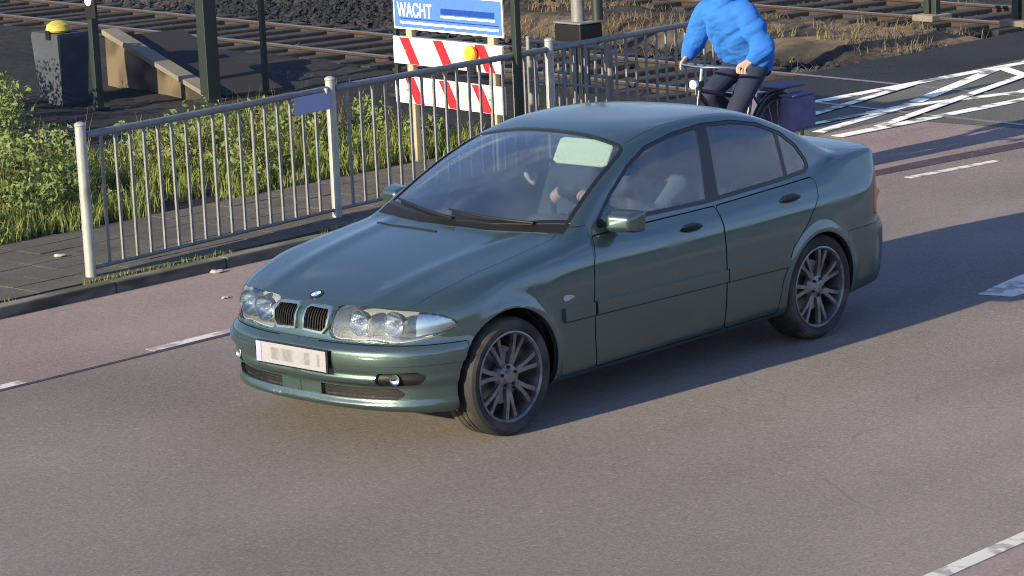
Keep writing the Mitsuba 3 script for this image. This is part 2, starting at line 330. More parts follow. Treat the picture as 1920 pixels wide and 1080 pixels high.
# glass and its black surrounds
def glass(name, prism, mt='tint_glass', parent=car): return obj(name, skin_only(Og ^ prism, -.006), mt, parent, True)
ws = glass('windshield', P_ws, 'dusty_glass'); rw = glass('rear_window', P_rw, 'side_glass')
obj('gasket', (level(.0015) - level(-.009)) ^ topp(c_ws.offset(.008, JT.Round) - c_ws.offset(-.014, JT.Round), .95), 'black_trim', ws)
Tr = (Ot0 - Ot1)
trimL = Tr ^ side(c_dlo - c_fd_g - c_rd_g - c_q_g)
both_parts('window_frame', trimL, 'black_trim')
for i, dk in enumerate((fdoor, rdoor)):
    for j in (0, 1):
        g = skin_only(Og ^ side((c_fd_g, c_rd_g)[i].offset(.006, JT.Round)), -.006)
        obj('window_pane', g if j == 0 else mirror(g), 'side_glass', dk[j], True)
both_parts('quarter_window', skin_only(Og ^ side(c_q_g.offset(.006, JT.Round)), -.006), 'side_glass', car, True)
# rub strips on the doors and fenders
def strip(c): return (Om - O1) ^ side(c)
def mz(x): return .558 + .018 * x
def mpoly(a, b): return cs([(a, mz(a) - .036), (b, mz(b) - .036), (b, mz(b) + .036), (a, mz(a) + .036)], .008)
for k, (dk, a, b) in enumerate(((fdoor, .690, -.4475), (rdoor, -.4565, -1.03), (fend, .95, .710))):
    gp = (level(.003) - O1) ^ side(cs([(b, mz(b) - .047), (a, mz(a) - .047), (a, mz(a) - .036), (b, mz(b) - .036)]))
    for j in (0, 1): obj('strip_gap', gp if j == 0 else mirror(gp), 'black_trim', dk[j])
    m = strip(mpoly(b, a)); obj('rub_strip', m, PA, dk[0]); obj('rub_strip', mirror(m), PA, dk[1])
# door handles: dark recess, grip
for dk, xh, zh in ((fdoor, -.175, .868), (rdoor, -1.105, .892)):
    yy = surf_y(xh, zh)
    rec = (level(.0015) - O1) ^ side(cs(spl([(xh - .088, zh), (xh - .05, zh + .022), (xh + .05, zh + .020), (xh + .088, zh), (xh + .05, zh - .020), (xh - .05, zh - .022)], 4)))
    grip = body([((xh - .085, yy + .006, zh), .011, (xh - .045, yy + .024, zh + .004), .011), ((xh - .045, yy + .024, zh + .004), .011, (xh + .045, yy + .024, zh + .003), .011), ((xh + .045, yy + .024, zh + .003), .011, (xh + .085, yy + .006, zh), .010)], 4, .012)
    for j in (0, 1):
        r_ = obj('handle', rec if j == 0 else mirror(rec), 'black_trim', dk[j]); obj('handle', grip if j == 0 else mirror(grip), 'black_plastic', dk[j])
# side indicator and fuel flap line
ind = (level(.006) - O1) ^ side(cs(spl([(.86, .665), (.93, .648), (.95, .665), (.93, .682)], 4)))
obj('side_indicator', ind, 'lamp_housing', fend[0]); obj('side_indicator', mirror(ind), 'lamp_housing', fend[1])
# tail lights
tlM = (O0 - O1) ^ side(c_tl.offset(-G, JT.Round), .40)
tl = both_parts('tail_light', tlM, 'red_lens')
# ---- kidneys
Kf = level(.012) - level(-.012)
for s in (0, 1):
    ring = Kf ^ front(c_kid - c_kin, 1.8); sl = []
    kk = obj('kidney_grille', ring if s == 0 else mirror(ring), 'kidney_chrome', car)
    for yk in np.linspace(.048, .192, 9):
        xs = surf_x(yk, .675)
        sl.append(tm((Ot0 - OL1) ^ front(cs([(yk - .0035, .6), (yk + .0035, .6), (yk + .0035, .76), (yk - .0035, .76)]) ^ c_kin, 1.8)))
    m = trimesh.util.concatenate(sl); k2 = obj('slats', m if s == 0 else mirror(m), 'black_plastic', kk); tag(k2, kind='stuff')
# roundel on the hood's tip
xb = 1.935; zb = surf_z(xb, 0); e = .02; nb = np.array([-(surf_z(xb + e, 0) - surf_z(xb - e, 0)) / (2 * e), 0, 1]); nb /= np.linalg.norm(nb)
def onhood(m): m = m.copy(); m.apply_transform(trimesh.geometry.align_vectors([0, 0, 1], nb)); m.apply_translation(np.array([xb, 0, zb])); return m
bd = obj('emblem', onhood(lathe([(0, -.003), (.041, -.003), (.041, .004), (.038, .006), (0, .006)], 40)), 'black_trim', car)
prin('emblem_blue', (.10, .25, .60), .25); prin('emblem_white', (.8, .8, .8), .25)
for q, mt in ((0, 'emblem_blue'), (1, 'emblem_white'), (2, 'emblem_blue'), (3, 'emblem_white')):
    th = np.linspace(q * np.pi / 2, (q + 1) * np.pi / 2, 9) + .03
    pts = [(0, 0)] + [(.026 * math.cos(t), .026 * math.sin(t)) for t in th]
    obj('quadrant', onhood(poly_prism(pts, .006, .0072)), mt, bd, False)
# ---- headlights
for s in (0, 1):
    hs = (lambda m: m) if s == 0 else mirror
    bowl = (skin_only(Ob ^ front(c_lamp.offset(.004, JT.Round), 1.45), -.11), tm((OL1 - Ob) ^ front(c_lamp.offset(.005, JT.Round) - c_lamp, 1.45)))
    hl = obj('headlight', hs(trimesh.util.concatenate([bowl[0], bowl[1]])), 'lamp_housing', car)
    for yc, zc, rr in ((.365, .672, .066), (.560, .668, .066)):
        xs = surf_x(yc, zc) - .03
        cup = to_x(lathe([(.014, -.062), (.045, -.045), (rr - .006, -.008), (rr, 0), (rr + .006, 0), (rr + .004, -.012), (.05, -.055), (.014, -.070)], 36))
        obj('reflector', hs(mv(cup, (xs, yc, zc))), 'reflector', hl, 40)
        obj('bulb', hs(mv(to_x(lathe([(0, -.06), (.016, -.06), (.016, -.02), (.010, -.012), (0, -.012)], 20)), (xs, yc, zc))), 'chrome', hl, 40)
    # turn signal at the outer end and the dark lower brow
    ts = (level(-.03) - level(-.05)) ^ front(c_lamp.offset(-.010, JT.Round) ^ cs([(.660, .55), (.86, .55), (.86, .8), (.645, .8)]), 1.45)
    obj('turn_signal', hs(tm(ts)), 'reflector', hl)
    lens = skin_only(level(-.002) ^ front(c_lamp, 1.45), -.002)
    obj('lens', hs(lens), 'lens_clear', hl, True)
# ---- bumper details
obj('lower_intake', (OL1 - level(-.045)) ^ front(c_int.offset(.01, JT.Round), 1.7), 'black_plastic', fb)
gr = [tm((Ot1 - OL1) ^ front(cs([(-.62, z - .004), (.62, z - .004), (.62, z + .004), (-.62, z + .004)]) ^ c_int, 1.7)) for z in (.300, .315, .330)]
k = obj('intake_bars', gr, 'black_plastic', fb); tag(k, kind='stuff')
def fstrip(z0, z1, y0, y1): return (level(.014) - O1) ^ front(cs([(y0, z0), (y1, z0), (y1, z1), (y0, z1)], .006), 1.5)
for s in (0, 1):
    m = fstrip(.472, .508, .30, .86) - ARCH; obj('bumper_strip', m if s == 0 else mirror(m), PA, fb)
    fz = tm((Ot1 - level(-.05)) ^ front(cs([(.50, .35), (.70, .36), (.75, .405), (.70, .44), (.50, .43)]), 1.5))
    fl = obj('fog_light', fz if s == 0 else mirror(fz), 'black_plastic', fb)
    xs = surf_x(.60, .395)
    c_ = to_x(lathe([(0, -.02), (.027, -.012), (.030, 0), (.027, .002), (.022, -.004), (0, -.012)], 28)); c_ = mv(rot(c_, .25, [0, 0, 1]), (xs - .012, .60, .395))
    obj('fog_reflector', c_ if s == 0 else mirror(c_), 'reflector', fl, 40)
xp = surf_x(0, .48) + .006
pl = obj('number_plate', box((xp, 0, .478), (.010, .540, .128), bev=.004), 'black_plastic', fb)
obj('plate_face', box((xp + .0065, .012, .478), (.003, .492, .110), bev=.0012), 'plate_white', pl)
obj('plate_band', box((xp + .0065, -.257, .478), (.003, .040, .110), bev=.0012), 'plate_blue', pl)
# ---- mirrors
def mirror_body():
    c = np.array([.44, .880, 1.002])
    pts = []
    for (dx, dy, dz, r) in ((.040, -.050, .020, .032), (.038, .042, .016, .034), (.040, -.050, -.018, .032), (.036, .038, -.014, .034), (.0, -.062, .032, .030), (.0, .056, .028, .032), (.0, -.062, -.030, .030), (.0, .052, -.024, .032), (-.04, -.066, .044, .018), (-.04, .068, .040, .022), (-.04, -.066, -.042, .018), (-.04, .064, -.034, .022)):
        pts.append(m3.Manifold.sphere(r, 28).translate(tuple(c + [dx - dy * .25, dy, dz])))
    return tm(m3.Manifold.batch_hull(pts))
mb = mirror_body()
stalk = body([((.44, .74, .965), .022, (.45, .83, .980), .02), ((.39, .74, .965), .018, (.44, .78, .970), .02)], 5, .015)
gl_ = box((.385, .885, 1.002), (.004, .130, .085), rz=0, bev=.0015)
gl_ = rot(gl_, -.24, [0, 0, 1], (.385, .885, 1.002))
for s in (0, 1):
    hs = (lambda m: m) if s == 0 else mirror
    mk = obj('door_mirror', hs(mb), PA, car, 40); obj('mirror_foot', hs(stalk), 'black_plastic', mk); obj('mirror_glass', hs(gl_), 'chrome', mk)
# ---- wipers
for y0, y1, xo in ((.52, -.10, .0), (-.02, -.60, .0)):
    P = []
    for t in np.linspace(0, 1, 9):
        y = y0 + (y1 - y0) * t; x = .862 - .14 * (abs(y) / .7) ** 2 - .055 * t; P.append((x, y, surf_z(x, y) + .018))
    wp = obj('wiper', tube(P, np.linspace(.009, .006, 9), 8), 'black_plastic', car)
    obj('wiper_blade', tube([(a - .012, b, surf_z(a - .012, b) + .005) for a, b, c in P], .006, 6), 'rubber', wp)
# washer slots in the hood
for y0, y1 in ((-.52, -.02), ):
    sm = []
    for y in np.linspace(y0, y1, 12):
        x = .955 + (y - y0) * .08; sm.append((x, y, surf_z(x, y) + .0005))
    obj('washer_slot', tube(sm, .0075, 6), 'black_trim', hood)
# ---- wheel wells
for xc, rr in ((WX, .362), (-WX, .336)):
    zc = .325 if xc > 0 else .318
    well = lathe([(rr + .003, .06), (rr + .010, .06), (rr + .010, .37), (.10, .37), (.10, .362), (rr + .003, .362)], 56)
    well = mv(to_y(rot(well, math.pi, [1, 0, 0])), (xc, .845, zc)); well = tm(m3.Manifold(m3.Mesh(well.vertices.astype(np.float32), well.faces.astype(np.uint32))).trim_by_plane((0, 0, 1), .20))
    both_parts('wheel_well', well, 'liner_dark')
# ---- wheels
def wheel_parts():
    W = .112
    t = lathe([(.240, -W + .012), (.262, -W), (.285, -W - .004), (.303, -W + .006), (.314, -W + .026), (.318, -W + .05), (.318, -.045), (.311, -.043), (.311, -.036), (.318, -.034), (.318, -.005), (.311, -.003), (.311, .004), (.318, .006), (.318, .034), (.311, .036), (.311, .043), (.318, .045), (.318, W - .05), (.314, W - .026), (.303, W - .006), (.285, W + .004), (.262, W), (.240, W - .012), (.236, W - .02), (.236, -W + .02)], 72)
    rim = lathe([(.222, -W + .01), (.244, -W + .006), (.246, -W + .014), (.232, -W + .03), (.232, W - .03), (.246, W - .014), (.246, W - .004), (.238, W - .001), (.229, W - .010), (.226, W - .028), (.222, W - .045), (.218, 0), (.222, -W + .03)], 72)
    sp = []
    for k in range(7):
        a = k * 2 * math.pi / 7 + .35
        for d in (-.155, .155):
            prof = []
            for r, w, z, h in ((.058, .0135, W - .030, .026), (.15, .0105, W - .022, .020), (.226, .0125, W - .020, .022)):
                aa = a + d * (.45 + .55 * (r - .058) / .168)
                c = np.array([r * math.cos(aa), r * math.sin(aa), z]); u = np.array([-math.sin(aa), math.cos(aa), 0]); e_ = np.array([0, 0, h])
                prof.append([c + u * w, c - u * w, c + u * w * 1.3 - e_, c - u * w * 1.3 - e_])
            for q in (0, 1): sp.append(m3.Manifold.hull_points(np.vstack([prof[q], prof[q + 1]])))
    hub = m3.Manifold(m3.Mesh(*[np.asarray(v, t_) for v, t_ in zip((lathe([(0, W - .075), (.075, W - .075), (.078, W - .050), (.066, W - .028), (.040, W - .022), (.034, W - .016), (0, W - .014)], 40).vertices, lathe([(0, W - .075), (.075, W - .075), (.078, W - .050), (.066, W - .028), (.040, W - .022), (.034, W - .016), (0, W - .014)], 40).faces), (np.float32, np.uint32))]))
    hubs = m3.Manifold.batch_boolean(sp + [hub], m3.OpType.Add)
    bolts = m3.Manifold.batch_boolean([m3.Manifold.cylinder(.03, .009, .009, 12).translate((.052 * math.cos(a), .052 * math.sin(a), W - .045)) for a in np.arange(5) * 2 * math.pi / 5 + .35 + math.pi / 5], m3.OpType.Add)
    disc = lathe([(.05, -.012), (.158, -.012), (.158, .014), (.05, .014)], 48); cal = box((-.12, .05, .0), (.09, .13, .07), bev=.012)
    return t, rim, hubs - bolts, tm(bolts), disc, cal
WP = [to_y(m) for m in wheel_parts()]
for xc in (WX, -WX):
    for s in (1, -1):
        yc = .738
        ang = R.uniform(0, 6)
        def put(m, turn=True):
            m = rot(m, ang, [0, 1, 0]) if turn else m
            m = m if s > 0 else mirror(m); return mv(m, (xc, s * yc, WZ))
        wk = obj('wheel', put(WP[1]), 'alloy', car); obj('tyre', put(WP[0]), 'rubber', wk); obj('spokes', put(WP[2]), 'alloy', wk); tag(obj('bolts', put(WP[3]), 'black_plastic', wk), kind='stuff')
        obj('brake_disc', put(WP[4], False), 'steel_disc', wk); obj('brake_caliper', put(WP[5], False), 'interior_grey', wk)
# ------------------------------------------------------------------ cabin
def sheetgrid(fn, nu, nv, thick=0.0):
    U = np.array([[fn(u, v) for v in np.linspace(0, 1, nv)] for u in np.linspace(0, 1, nu)]).reshape(-1, 3); F = []
    for i in range(nu - 1):
        for j in range(nv - 1):
            a = i * nv + j; F += [[a, a + nv, a + nv + 1], [a, a + nv + 1, a + 1]]
    return trimesh.Trimesh(U, F, process=False)
def side_solid(pts, y0, y1, rnd=.01):   # (x,z) outline, extruded along y
    return tm(side(cs(pts, rnd), y0, y1))
dash = m3.Manifold.batch_boolean([side(cs([(.86, .70), (.86, .955), (.70, .965), (.48, .955), (.36, .925), (.32, .86), (.38, .70)], .03), -.70, .70),
                                  side(cs([(.52, .93), (.47, .985), (.36, .985), (.30, .93), (.36, .88), (.48, .88)], .03), .20, .54)], m3.OpType.Add) ^ level(-.034)
dk_ = obj('dashboard', dash, 'interior_grey', car)
obj('instrument_dial', [mv(to_x(rot(lathe([(0, 0), (.045, 0), (.045, .006), (0, .006)], 24), math.pi, [1, 0, 0])), (.302, y, .935)) for y in (.30, .44)][0], 'black_trim', dk_)
# steering wheel: tilted rim, hub and three spokes
SWC, SWA = np.array([.235, .37, .935]), math.radians(24)
def sw(m): return mv(rot(m, math.pi / 2 + SWA, [0, 1, 0]), SWC)
th = np.linspace(0, 2 * math.pi, 49); rimt = trimesh.creation.torus(.185, .015, major_sections=48, minor_sections=12)
sk_ = obj('steering_wheel', sw(rimt), 'black_plastic', car, 40)
hubm = [trimesh.creation.cylinder(.075, .03)] + [box((.095 * math.cos(a), .095 * math.sin(a), 0), (.16, .035, .012), 0) if False else rot(box((.11, 0, 0), (.13, .034, .014), bev=.005), a, [0, 0, 1]) for a in (math.pi / 2, -math.pi / 2, 0)]
obj('wheel_hub', tm(m3.Manifold.batch_boolean([m3.Manifold(m3.Mesh(h.vertices.astype(np.float32), h.faces.astype(np.uint32))) for h in [sw(x) for x in hubm]], m3.OpType.Add)), 'black_plastic', sk_)
# seats
for yc in (.37, -.37):
    cush = body([((.05, yc - .17, .50), .075, (-.38, yc - .17, .46), .075), ((.05, yc + .17, .50), .075, (-.38, yc + .17, .46), .075), ((.05, yc - .16, .5), .075, (.05, yc + .16, .5), .075), ((-.38, yc - .16, .46), .075, (-.38, yc + .16, .46), .075), ((-.15, yc - .12, .49), .07, (-.15, yc + .12, .49), .07)], 6, .05)
    st = obj('front_seat', cush, 'seat_cloth', car)
    back = body([((-.40, yc - .17, .50), .07, (-.56, yc - .16, 1.02), .06), ((-.40, yc + .17, .50), .07, (-.56, yc + .16, 1.02), .06), ((-.40, yc, .5), .07, (-.57, yc, 1.06), .06), ((-.56, yc - .13, 1.03), .06, (-.56, yc + .13, 1.03), .06), ((-.48, yc - .15, .78), .06, (-.48, yc + .15, .78), .06)], 6, .05)
    obj('backrest', back, 'seat_cloth', st)
    hr = body([((-.585, yc - .09, 1.20), .050, (-.585, yc + .09, 1.20), .050), ((-.58, yc - .075, 1.245), .045, (-.58, yc + .075, 1.245), .045)], 5, .03)
    obj('headrest', hr, 'seat_cloth', st); obj('headrest_rod', [cyl((-.575, yc + d, 1.05), (-.585, yc + d, 1.19), .006, 8) for d in (-.05, .05)][0], 'chrome', st); obj('headrest_rod', cyl((-.575, yc + .05, 1.05), (-.585, yc + .05, 1.19), .006, 8), 'chrome', st)
rs = body([((-1.0, -.55, .50), .09, (-1.0, .55, .50), .09), ((-1.25, -.55, .50), .09, (-1.25, .55, .50), .09), ((-1.30, -.55, .55), .08, (-1.50, -.52, 1.0), .06), ((-1.30, .55, .55), .08, (-1.50, .52, 1.0), .06), ((-1.50, -.5, 1.0), .06, (-1.50, .5, 1.0), .06), ((-1.40, -.5, .78), .07, (-1.40, .5, .78), .07)], 5, .06)
obj('rear_bench', rs, 'seat_cloth', car)
obj('parcel_shelf', box((-1.74, 0, 1.035), (.34, 1.0, .02)), 'liner_dark', car)
for yc in (.33, -.33): obj('rear_headrest', body([((-1.54, yc - .08, 1.11), .045, (-1.54, yc + .08, 1.11), .045)], 4, .03), 'seat_cloth', car)
obj('cabin_floor', box((-.4, 0, .30), (2.2, 1.4, .03)), 'liner_dark', car)
# sun visor folded down behind the glass, and the interior mirror
vis = rot(box((0, 0, 0), (.185, .44, .020), bev=.009), math.atan2(.09, .235), [0, 1, 0])
vc = np.array([.110, .275, 0]); vz = surf_z(.110, .275) - .055
obj('sun_visor', mv(rot(tm(m3.Manifold.batch_hull([m3.Manifold.sphere(.010, 12).scale((1, 1, 1)).translate((dx * .060 + ex, dy * .170 + ey, 0)) for dx in (-1, 1) for dy in (-1, 1) for ex, ey in ((0, .024 * dy), (.012 * dx, 0))])), math.radians(58), [0, 1, 0]), (.075, .275, surf_z(.075, .275) - .085)), 'visor_cream', car)
obj('sun_visor', mv(rot(box((0, 0, 0), (.16, .40, .018), bev=.008), math.radians(4), [0, 1, 0]), (-.10, -.29, surf_z(-.10, -.29) - .05)), 'liner_dark', car)
mc = np.array([.30, .035, 1.185])
mr = rot(tm(m3.Manifold.batch_hull([m3.Manifold.sphere(.016, 12).translate((0, dy, dz)) for dy, dz in ((-.10, -.018), (.10, -.018), (-.09, .022), (.09, .022))])), -.22, [0, 0, 1])
mk = obj('rear_view_mirror', mv(mr, mc), 'black_plastic', car); obj('mirror_stem', cyl(mc + [.015, 0, .02], (.30, 0, surf_z(.30, 0) - .012), .009, 10), 'black_plastic', mk)
tg = body([((.305, .075, 1.15), .020, (.325, .055, 1.185), .016), ((.305, .075, 1.15), .020, (.300, .085, 1.135), .014)], 3, .01)
prin('tan_tag', (.52, .44, .30), .8)
fr = thing('air_freshener', 'small tan tag hanging from the rear-view mirror behind the windscreen', 'air freshener'); scene.pop('x', None)
obj('tag', tg, 'tan_tag', fr); obj('string', cyl((.325, .055, 1.19), (.31, .05, 1.205), .003, 6), 'black_plastic', fr)
# ------------------------------------------------------------------ people
prin('skin', (.62, .38, .29), .55)
prin('hair_brown', (.06, .04, .025), .7)
prin('white_sleeve', (.42, .45, .48), .8)
prin('dark_shirt', (.028, .030, .045), .85)
prin('jacket_blue', lambda p, n, uv: C3(.028, .145, .52) * (.85 + .3 * fbm(p.x * 9, p.y * 9, p.z * 9)), .9, specular=.2)
prin('navy_cloth', (.018, .024, .055), .85)
def gripping_hand(c, axis, out, up, side_):
    """five fingers closed round a bar through c along axis; out = from the bar to the knuckles' side; side_=+1/-1 puts the thumb"""
    a, o, u = (np.array(v, float) / np.linalg.norm(v) for v in (axis, out, up)); c = np.array(c, float); B = []
    kn = [c + a * ((i - 1.5) * .021) + u * .030 + o * .012 for i in range(4)]
    wr = c - o * .075 + u * .030
    for k, i in zip(kn, range(4)):
        B.append((wr + a * (i - 1.5) * .012, .017, k, .0125))
        r = .9 if i in (0, 3) else 1.0
        p1 = c + a * ((i - 1.5) * .021) + o * .036 * r + u * .012; p2 = c + a * ((i - 1.5) * .021) + o * .030 * r - u * .016; p3 = c + a * ((i - 1.5) * .021) + o * .006 - u * .027
        B += [(k, .0115, p1, .0095), (p1, .0095, p2, .0088), (p2, .0088, p3, .0078)]
    t0 = c - o * .045 + a * side_ * .030 + u * .020; t1 = c - o * .022 + a * side_ * .042 + u * .0; t2 = c + o * .006 + a * side_ * .034 - u * .020
    B += [(wr + a * side_ * .01, .018, t0, .014), (t0, .013, t1, .0105), (t1, .0105, t2, .009)]
    return B, wr
def head_parts(c, fw, tilt=0.0):
    """skull, jaw, nose, ears (bones) round c, looking along fw"""
    f = np.array([fw[0], fw[1], 0.0]); f /= np.linalg.norm(f); l = np.array([-f[1], f[0], 0]); u = np.array([0, 0, 1.0]); c = np.array(c, float)
    P = lambda a, b, d: c + f * a + l * b + u * d
    B = [(P(-.02, 0, .035), .088, P(.015, 0, .03), .082), (P(.02, 0, -.02), .068, P(.045, 0, -.075), .040), (P(-.01, .03, -.03), .055, P(.03, .025, -.07), .032), (P(-.01, -.03, -.03), .055, P(.03, -.025, -.07), .032),
         (P(.085, 0, .015), .010, P(.112, 0, -.022), .012), (P(.082, -.018, -.05), .009, P(.082, .018, -.05), .009), (P(.080, -.045, .035), .012, P(.080, .045, .035), .012)]
    for s in (1, -1): B += [(P(-.005, s * .083, .02), .014, P(-.012, s * .088, -.02), .010)]
    eyes = [P(.079, s * .033, .010) for s in (1, -1)]
    hair = [(P(-.035, 0, .055), .092, P(-.005, 0, .075), .085), (P(-.05, 0, .0), .085, P(-.055, 0, -.045), .055)]
    return B, eyes, hair, P
eye_m = prin('eye_white', (.75, .74, .72), .2); prin('iris_dark', (.03, .02, .015), .2)
# the driver, seated at the left, both hands on the rim
drv = thing('person', 'driver in dark vest and white sleeves holding the steering wheel', 'person')
yc = .37
hp, sh = np.array([-.36, yc, .60]), np.array([-.42, yc, 1.06])
def swp(ang, r=.185): return sw(trimesh.Trimesh([[r * math.cos(ang), r * math.sin(ang), 0]], [], process=False)).vertices[0]
def swp(ang, r=.185):
    M = trimesh.transformations.rotation_matrix(math.pi / 2 + SWA, [0, 1, 0]); return (M @ [r * math.cos(ang), r * math.sin(ang), 0, 1])[:3] + SWC
top_ang = math.pi if swp(math.pi)[2] > swp(0)[2] else 0.0
skinB = []; clothB = []; sleeveB = []
hd = np.array([-.37, yc, 1.255]); hB, eyes, hairB, PH = head_parts(hd, (1, 0))
skinB += hB + [((-.41, yc, 1.08), .055, (-.385, yc, 1.19), .052)]
for s in (1, -1):
    ang = top_ang + s * .62; ang = ang if swp(ang)[1] * s > yc * s else top_ang - s * .62
    c = swp(ang); t = swp(ang + .05) - swp(ang - .05); el = np.array([-.16, yc + s * .235, .93]); shd = np.array([-.42, yc + s * .19, 1.05])
    o = np.array([1.0, 0, .35]); 
    B, wr = gripping_hand(c, t, o, np.cross(t, o) * (1 if np.cross(t, o)[2] > 0 else -1), s if False else (1 if (t * [0, 1, 0]).sum() * -s > 0 else -1))
    skinB += B + [(wr, .026, wr * .6 + el * .4, .036), (wr * .6 + el * .4, .036, el, .040), (el, .042, shd, .050), (shd, .06, (-.42, yc, 1.06), .08)]
    sleeveB += [(wr * .55 + el * .45, .042, el, .050), (el, .052, shd, .064)]
    kn = np.array([.10, yc + s * .14, .64]); skinB += [((-.36, yc + s * .09, .60), .085, kn, .062), (kn, .058, (.42, yc + s * .12, .36), .042), ((.42, yc + s * .12, .36), .045, (.56, yc + s * .12, .34), .035)]
    clothB += [((-.36, yc + s * .09, .60), .095, kn, .072), (kn, .068, (.40, yc + s * .12, .37), .052)]
skinB += [(hp, .13, sh, .11), ((-.42, yc - .12, 1.03), .07, (-.42, yc + .12, 1.03), .07)]
bd_ = obj('body', body(skinB, 6, .012), 'skin', drv, True)
obj('vest', body([(hp, .145, (-.40, yc, .85), .140), ((-.40, yc, .85), .140, sh, .125), ((-.42, yc - .15, 1.035), .078, (-.42, yc + .15, 1.035), .078), ((-.38, yc - .09, .62), .12, (-.38, yc + .09, .62), .12)], 6, .03), 'dark_shirt', drv, True)
for s in (0, 1): obj('sleeve', body(sleeveB[2 * s:2 * s + 2], 4, .02), 'white_sleeve', drv, True)
obj('trousers', body(clothB, 5, .03), 'navy_cloth', drv, True)
obj('hair', body(hairB, 4, .02), 'hair_brown', drv, True)
for e in eyes: obj('eye', mv(trimesh.creation.icosphere(2, .012), e), 'eye_white', drv, True)
# ------------------------------------------------------------------ the setting
TD = np.array([.16, 1.0]); TD /= np.linalg.norm(TD); TN = np.array([TD[1], -TD[0]])     # track direction, its normal (towards the camera side)
def trk(c, t): return np.array([c, -4.0]) + TD * t          # a line parallel to the tracks that crosses y=-4 at x=c
def asphalt(base, tint=(1, 1, 1), patch=.16):
    def f(p, n, uv):
        g = nz(p.x * 95, p.y * 95) * .6 + nz(p.x * 210, p.y * 210, 3.0) * .4
        sp = sst(.80, .92, nz(p.x * 60, p.y * 60, 9.0))
        w = fbm(p.x * .55, p.y * .55, 2.0, 3); tr = nz(p.x * .35, p.y * 3.2, 5.0)
        v = base * (1 + .55 * (g - .5) + patch * (w - .5) * 2 + .14 * (tr - .5)) + .05 * sp * base * 4
        d1, d2, _ = mikit.voronoi(p.x * .42 + .5 * nz(p.x * 2.2, p.y * 2.2), p.y * .42 + .5 * nz(p.x * 2.2, p.y * 2.2, 4.0)); st = sst(.70, .84, fbm(p.x * 1.7, p.y * 4.0, 7.0)) * .06 + .14 * (1 - sst(.0, .012, d2 - d1)) * sst(.45, .6, nz(p.x * .5, p.y * .5, 11.0))
        return C3(tint[0], tint[1], tint[2]) * v * (1 - st)
    return f
prin('asphalt_grey', asphalt(.147, (1.12, .99, .955), .24), .85, specular=.35)
prin('asphalt_red', asphalt(.165, (1.20, .94, .935), .22), .85, specular=.35)
prin('asphalt_old', asphalt(.085, (1, 1, .96), .3), .85, specular=.3)
prin('deck_dark', asphalt(.020, (1, 1, 1.12), .3), .75, specular=.3)
prin('ramp_dark', (.022, .021, .024), .9)
prin('joint_dark', lambda p, n, uv: C3(.050, .034, .045) * (.7 + .6 * nz(p.x * 14, p.y * 14)), .8)
def line_fn(p, n, uv):
    w = sst(.52, .70, fbm(p.x * 13, p.y * 13, 4.0)) * .75
    return mix(C3(.55, .53, .51), C3(.20, .185, .18), w)
prin('line_white', line_fn, .7)
prin('hatch_white', lambda p, n, uv: mix(C3(.68, .68, .65), C3(.16, .16, .16), sst(.54, .74, fbm(p.x * 6, p.y * 6, 1.0))), .7)
prin('paver', lambda p, n, uv: mix(C3(.085, .074, .068), C3(.060, .058, .050), fbm(p.x * 1.5, p.y * 1.5, 3.0)) * (.72 + .5 * nz(p.x * 60, p.y * 60) * .6 + .28 * mikit.cell_rand(p.x / .3, (p.y + 5.95) / .3)), .9)
prin('joint_sand', (.045, .042, .034), .95)
prin('kerbstone', lambda p, n, uv: mix(C3(.150, .140, .120), C3(.060, .060, .042), sst(.35, .65, fbm(p.x * 3, p.y * 9, p.z * 9))), .9)
prin('soil', lambda p, n, uv: mix(C3(.008, .0085, .011), C3(.020, .018, .017), fbm(p.x * .7, p.y * .7, 1.0)) * (.6 + .8 * nz(p.x * 17, p.y * 17)), .95)
prin('ballast_stone', lambda p, n, uv: mix(C3(.016, .018, .024), C3(.042, .040, .044), sst(.35, .75, fbm(p.x * .6, p.y * .6, 8.0))) * (.45 + 1.0 * mikit.cell_rand(p.x * 11, p.y * 11, p.z * 5)), .95)
prin('sleeper_wood', lambda p, n, uv: C3(.030, .029, .031) * (.6 + .8 * nz(p.x * 30, p.y * 6, p.z * 9)), .9)
prin('rail_rust', (.040, .027, .022), .75); prin('rail_top', (.22, .21, .20), .45, metallic=.6)
# ground sheet to the horizon, with the ballast's unevenness where it is seen
gx, gy = np.meshgrid(np.linspace(-34, 3, 186), np.linspace(-44, -6.0, 190), indexing='ij')
gz = -.10 + .10 * meshkit.fbm(np.stack([gx * .9, gy * .9, gx * 0], -1), 4) + .05 * meshkit.noise(np.stack([gx * 6, gy * 6, gx * 0], -1))
gz = gz - .10 * np.clip((-8.9 - (gx - (gy + 4) * .16)) / .7, 0, 1)
edge = np.minimum.reduce([gx + 34, 3 - gx, gy + 44, -6.0 - gy]); gz = -.065 + (gz + .065) * np.clip(edge / .6, 0, 1)
idx = np.arange(gx.size).reshape(gx.shape); a, b, c, d = idx[:-1, :-1].ravel(), idx[1:, :-1].ravel(), idx[1:, 1:].ravel(), idx[:-1, 1:].ravel()
relief = trimesh.Trimesh(np.column_stack([gx.ravel(), gy.ravel(), gz.ravel()]), np.vstack([np.column_stack([a, b, c]), np.column_stack([a, c, d])]), process=False)
outer = Polygon([(-420, -420), (420, -420), (420, 420), (-420, 420)], [[(-34, -44), (3, -44), (3, -6.0), (-34, -6.0)]])
v, f = trimesh.creation.triangulate_polygon(outer, engine='earcut'); om = trimesh.Trimesh(np.column_stack([v, np.full(len(v), -.065)]), f, process=False)
if om.face_normals[:, 2].mean() < 0: om.invert()
struct('ground', trimesh.util.concatenate([relief, om]), 'soil', True)
struct('road', sheet([(-60, -2.42), (60, -2.42), (60, 4.08), (-60, 4.08)], 0.0), 'asphalt_grey')
